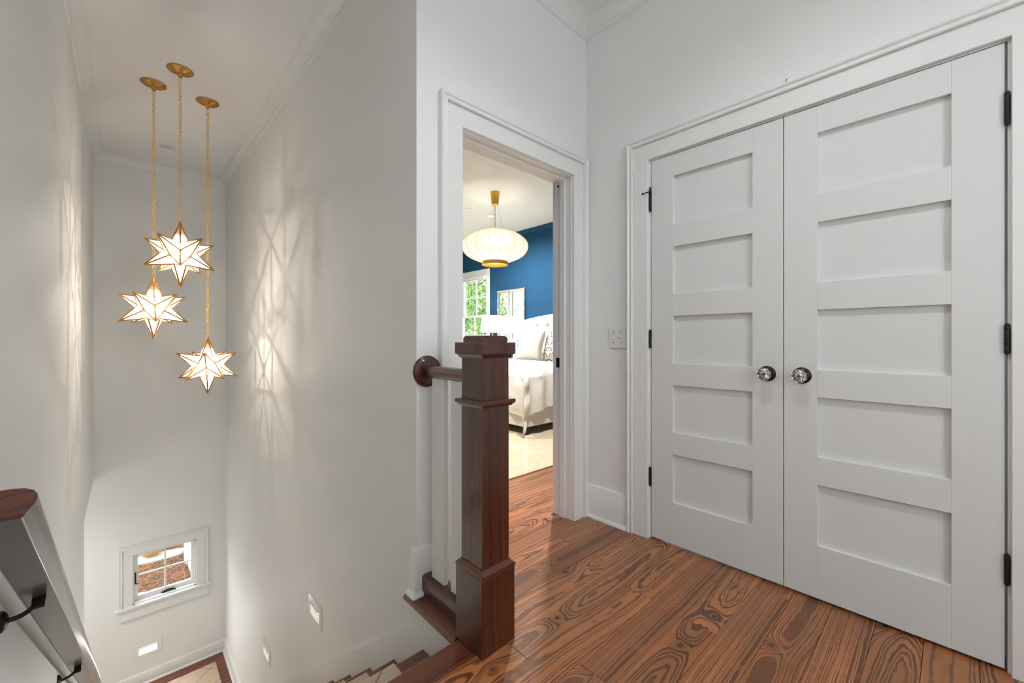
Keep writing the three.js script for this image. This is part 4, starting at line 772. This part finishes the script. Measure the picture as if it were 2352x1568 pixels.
{ // paper lantern pendant
  const t = thing('lantern_pendant', 'wide white ribbed lantern pendant with brass canopy and ring in the bedroom', 'pendant light', V(3.5541, CEIL, 4.1332)), cy = 2.287 - CEIL, A = 0.438, B = 0.215, rb = 0.165, rt = 0.12;
  part('canopy', lathe([[0, -0.002], [0.062, -0.002], [0.062, -0.012], [0.046, -0.160], [0.044, -0.166], [0, -0.166]], 36), M.gold, t, 'tapered brass canopy');
  const prof = []; const yb = -B * Math.sqrt(1 - (rb / A) ** 2), a0 = -Math.acos(rb / A), a1 = Math.acos(rt / A);
  for (let i = 0; i <= 28; i++) { const a = a0 + (a1 - a0) * i / 28; prof.push([A * Math.cos(a), cy + B * Math.sin(a)]); }
  part('lamp_shade', lathe(prof, 96), M.paper, t, 'pleated white paper shade');
  for (let k = 0; k < 16; k++) { const a = (k + 0.3) / 16 * 2 * Math.PI, pts = prof.filter((_, i) => i % 2 === 0).map(([r, y]) => new THREE.Vector3((r + 0.001) * Math.cos(a), y, (r + 0.001) * Math.sin(a))); part('rib', tube(pts, 0.0022, 30, 5), M.upholstery, t); }
  const yl = cy + B * Math.sin(a0);
  part('brass_ring', lathe([[rb + 0.004, yl + 0.006], [rb + 0.007, yl + 0.004], [rb + 0.007, yl - 0.042], [rb + 0.004, yl - 0.044], [rb - 0.003, yl - 0.043], [rb - 0.003, yl + 0.006], [rb + 0.004, yl + 0.006]], 64), M.gold, t);
  const ty = cy + B * Math.sin(a1);
  for (let k = 0; k < 3; k++) { const a = k * 2.094 + 0.5; part('wire', bar(new THREE.Vector3(0.03 * Math.cos(a), -0.16, 0.03 * Math.sin(a)), new THREE.Vector3(rt * Math.cos(a), ty, rt * Math.sin(a)), 0.0014), M.silver, t); }
  part('cord', bar(new THREE.Vector3(0, -0.166, 0), new THREE.Vector3(0, cy + 0.1, 0), 0.005), M.gold, t);
  part('bulb', new THREE.SphereGeometry(0.035, 18, 12).translate(0, cy + 0.03, 0), M.bulb, t, 'glowing warm bulb');
  const pl = new THREE.PointLight(new THREE.Color().setRGB(1, 0.9, 0.78), 0.22); pl.position.set(0, cy + 0.03, 0); pl.castShadow = true; pl.shadow.radius = 1.5; t.add(pl);
}

// ---------------------------------------------------------------- outside
struct('ground_yard', box(-40, 60, -2.32, -2.2, DE + 1.9, 60), M.grass, 'green ground beyond the house', 'ground');
struct('ground_bed', box(-6, 1.02, -2.25, -2.02, DE + 0.16, DE + 4), M.soil, 'brown planting bed outside the small window', 'ground');
{
  const n = 16000, g = new THREE.BoxGeometry(0.10, 0.0018, 0.0024), m = new THREE.InstancedMesh(g, M.straw, n), q = new THREE.Object3D(), c = new THREE.Color();
  for (let i = 0; i < n; i++) {
    const x = rr(-1.0, 1.0), d = DE + 0.42 + rr(0, 2.0); q.position.set(x, -2.015 + rr(0, 0.035) + 0.06 * fbm(x * 2, d * 2, 66), -d); q.rotation.set(rr(-0.3, 0.3), rr(0, 6.28), rr(-0.3, 0.3)); q.scale.set(rr(0.5, 1.3), 1, 1); q.updateMatrix(); m.setMatrixAt(i, q.matrix);
    const k = rr(0.3, 1.3); m.setColorAt(i, c.setRGB(0.37 * k, 0.19 * k * rr(0.85, 1.15), 0.115 * k));
  }
  m.name = 'pine_straw'; m.userData = { kind: 'stuff', label: 'reddish pine straw mulch outside the small window', category: 'mulch' }; m.castShadow = m.receiveShadow = true; scene.add(m);
}
function rock(label, x, y, d, sx, sy, sz, turn) {
  const g = mergeVertices(new THREE.IcosahedronGeometry(1, 3).deleteAttribute('uv').deleteAttribute('normal')), p = g.attributes.position, v = new THREE.Vector3();
  for (let i = 0; i < p.count; i++) { v.fromBufferAttribute(p, i); const q = v.clone(); for (const k of ['x', 'y', 'z']) q[k] = Math.sign(q[k]) * Math.pow(Math.abs(q[k]), 0.55); q.multiplyScalar(0.86 + 0.24 * fbm(v.x * 2 + x * 9 + 20, v.y * 2 + v.z * 2 + d * 7 + 20, 71)); p.setXYZ(i, q.x * sx, q.y * sy, q.z * sz); }
  g.computeVertexNormals(); const o = single('garden_stone', uvMetres(g), M.stone, label, 'stone', 'stones edging the planting bed'); o.position.copy(V(x, y, d)); o.rotation.y = turn;
}
rock('pale flat stone edging beside the clay pot', -0.17, -1.96, DE + 1.66, 0.11, 0.07, 0.1, 0.2);
rock('pale flat stone edging under the clay pot', 0.30, -1.97, DE + 1.46, 0.34, 0.045, 0.12, -0.15);
for (const [x, d, s, w] of [[0.70, 0.66, 0.1, 'nearest the house wall'], [0.69, 0.95, 0.12, 'midway along the row'], [0.72, 1.26, 0.11, 'farthest from the house wall']]) rock('rough pale stone edging the mulch, ' + w, x, -1.93 + s, DE + d, s, s * 1.2, s * 1.1, x * 9);
rock('pale flat stone low against the house wall', 0.52, -2.0, DE + 0.40, 0.19, 0.05, 0.09, -0.1);
{
  const t = thing('clay_pot', 'round tan clay pot standing on the stones outside', 'pot', V(0.26, -1.905, DE + 1.52));
  part('pot_wall', lathe([[0, 0], [0.10, 0], [0.15, 0.05], [0.18, 0.13], [0.17, 0.20], [0.15, 0.24], [0.17, 0.26], [0.17, 0.28], [0.15, 0.28], [0.14, 0.2], [0, 0.18]], 36), M.pot, t);
  const w = single('drain_dome', lathe([[0.20, -0.02], [0.195, 0.01], [0.15, 0.05], [0.08, 0.075], [0, 0.082]], 32), std({ color: lin(0.62, 0.70, 0.78), roughness: 0.5 }), 'pale blue plastic cover at the foot of the house wall', 'cover'); w.position.copy(V(0.10, -2.02, DE + 0.42));
}
// trees beyond the bedroom windows
const leafGeo = (() => { const s = new THREE.Shape(); s.moveTo(0, 0); s.quadraticCurveTo(0.035, 0.04, 0, 0.11); s.quadraticCurveTo(-0.035, 0.04, 0, 0); return new THREE.ShapeGeometry(s, 3); })();
function tree(label, x, d, h, r, n, mat) {
  const t = thing('tree', label, 'tree', V(x, -2.2, d), 'trees outside the bedroom');
  part('trunk', tube([new THREE.Vector3(0, 0, 0), new THREE.Vector3(0.06, h * 0.35, 0.05), new THREE.Vector3(-0.05, h * 0.7, 0), new THREE.Vector3(0, h * 0.95, 0)], 0.07, 16, 8), M.bark, t);
  const br = []; for (let i = 0; i < 14; i++) { const a = i * 2.4, y = h * (0.25 + 0.05 * i), l = r * rr(0.5, 0.9); br.push(tube([new THREE.Vector3(0, y, 0), new THREE.Vector3(Math.cos(a) * l * 0.5, y + 0.2, Math.sin(a) * l * 0.5), new THREE.Vector3(Math.cos(a) * l, y + 0.25, Math.sin(a) * l)], 0.018, 6, 5)); }
  part('branches', merge(br), M.bark, t);
  const m = new THREE.InstancedMesh(leafGeo, mat, n), q = new THREE.Object3D(), c = new THREE.Color();
  for (let i = 0; i < n; i++) {
    const cl = Math.floor(rnd() * 60), a = hash(cl, 1, n) * 6.283, rad = r * Math.sqrt(hash(cl, 2, n)) * 0.8, cy = h * (0.2 + 0.8 * hash(cl, 3, n));
    q.position.set(Math.cos(a) * rad + rr(-0.45, 0.45), cy + rr(-0.4, 0.4), Math.sin(a) * rad + rr(-0.45, 0.45)); q.rotation.set(rr(-1.5, 1.5), rr(0, 6.28), rr(-1.5, 1.5)); q.scale.setScalar(rr(0.8, 1.7)); q.updateMatrix(); m.setMatrixAt(i, q.matrix);
    const k = rr(0.5, 1.5); m.setColorAt(i, c.setRGB(k * rr(0.9, 1.3), k, k * 0.8));
  }
  m.name = 'foliage'; m.userData.kind = 'stuff'; m.castShadow = m.receiveShadow = true; t.add(m);
}
tree('light green leafy tree straight outside the window beside the mirror', 8.2, 10.4, 6.2, 1.25, 9000, M.leaf);
tree('darker green tree behind the light green one outside the window', 9.6, 11.0, 6.8, 1.5, 8000, M.leafB);
tree('leafy tree seen reflected in the bedroom mirror', 2.0, 10.6, 6.0, 1.0, 7000, M.leaf);

scene.traverse((o) => { if (o.isMesh) { o.castShadow = true; o.receiveShadow = true; } });
renderer.render(scene, camera);
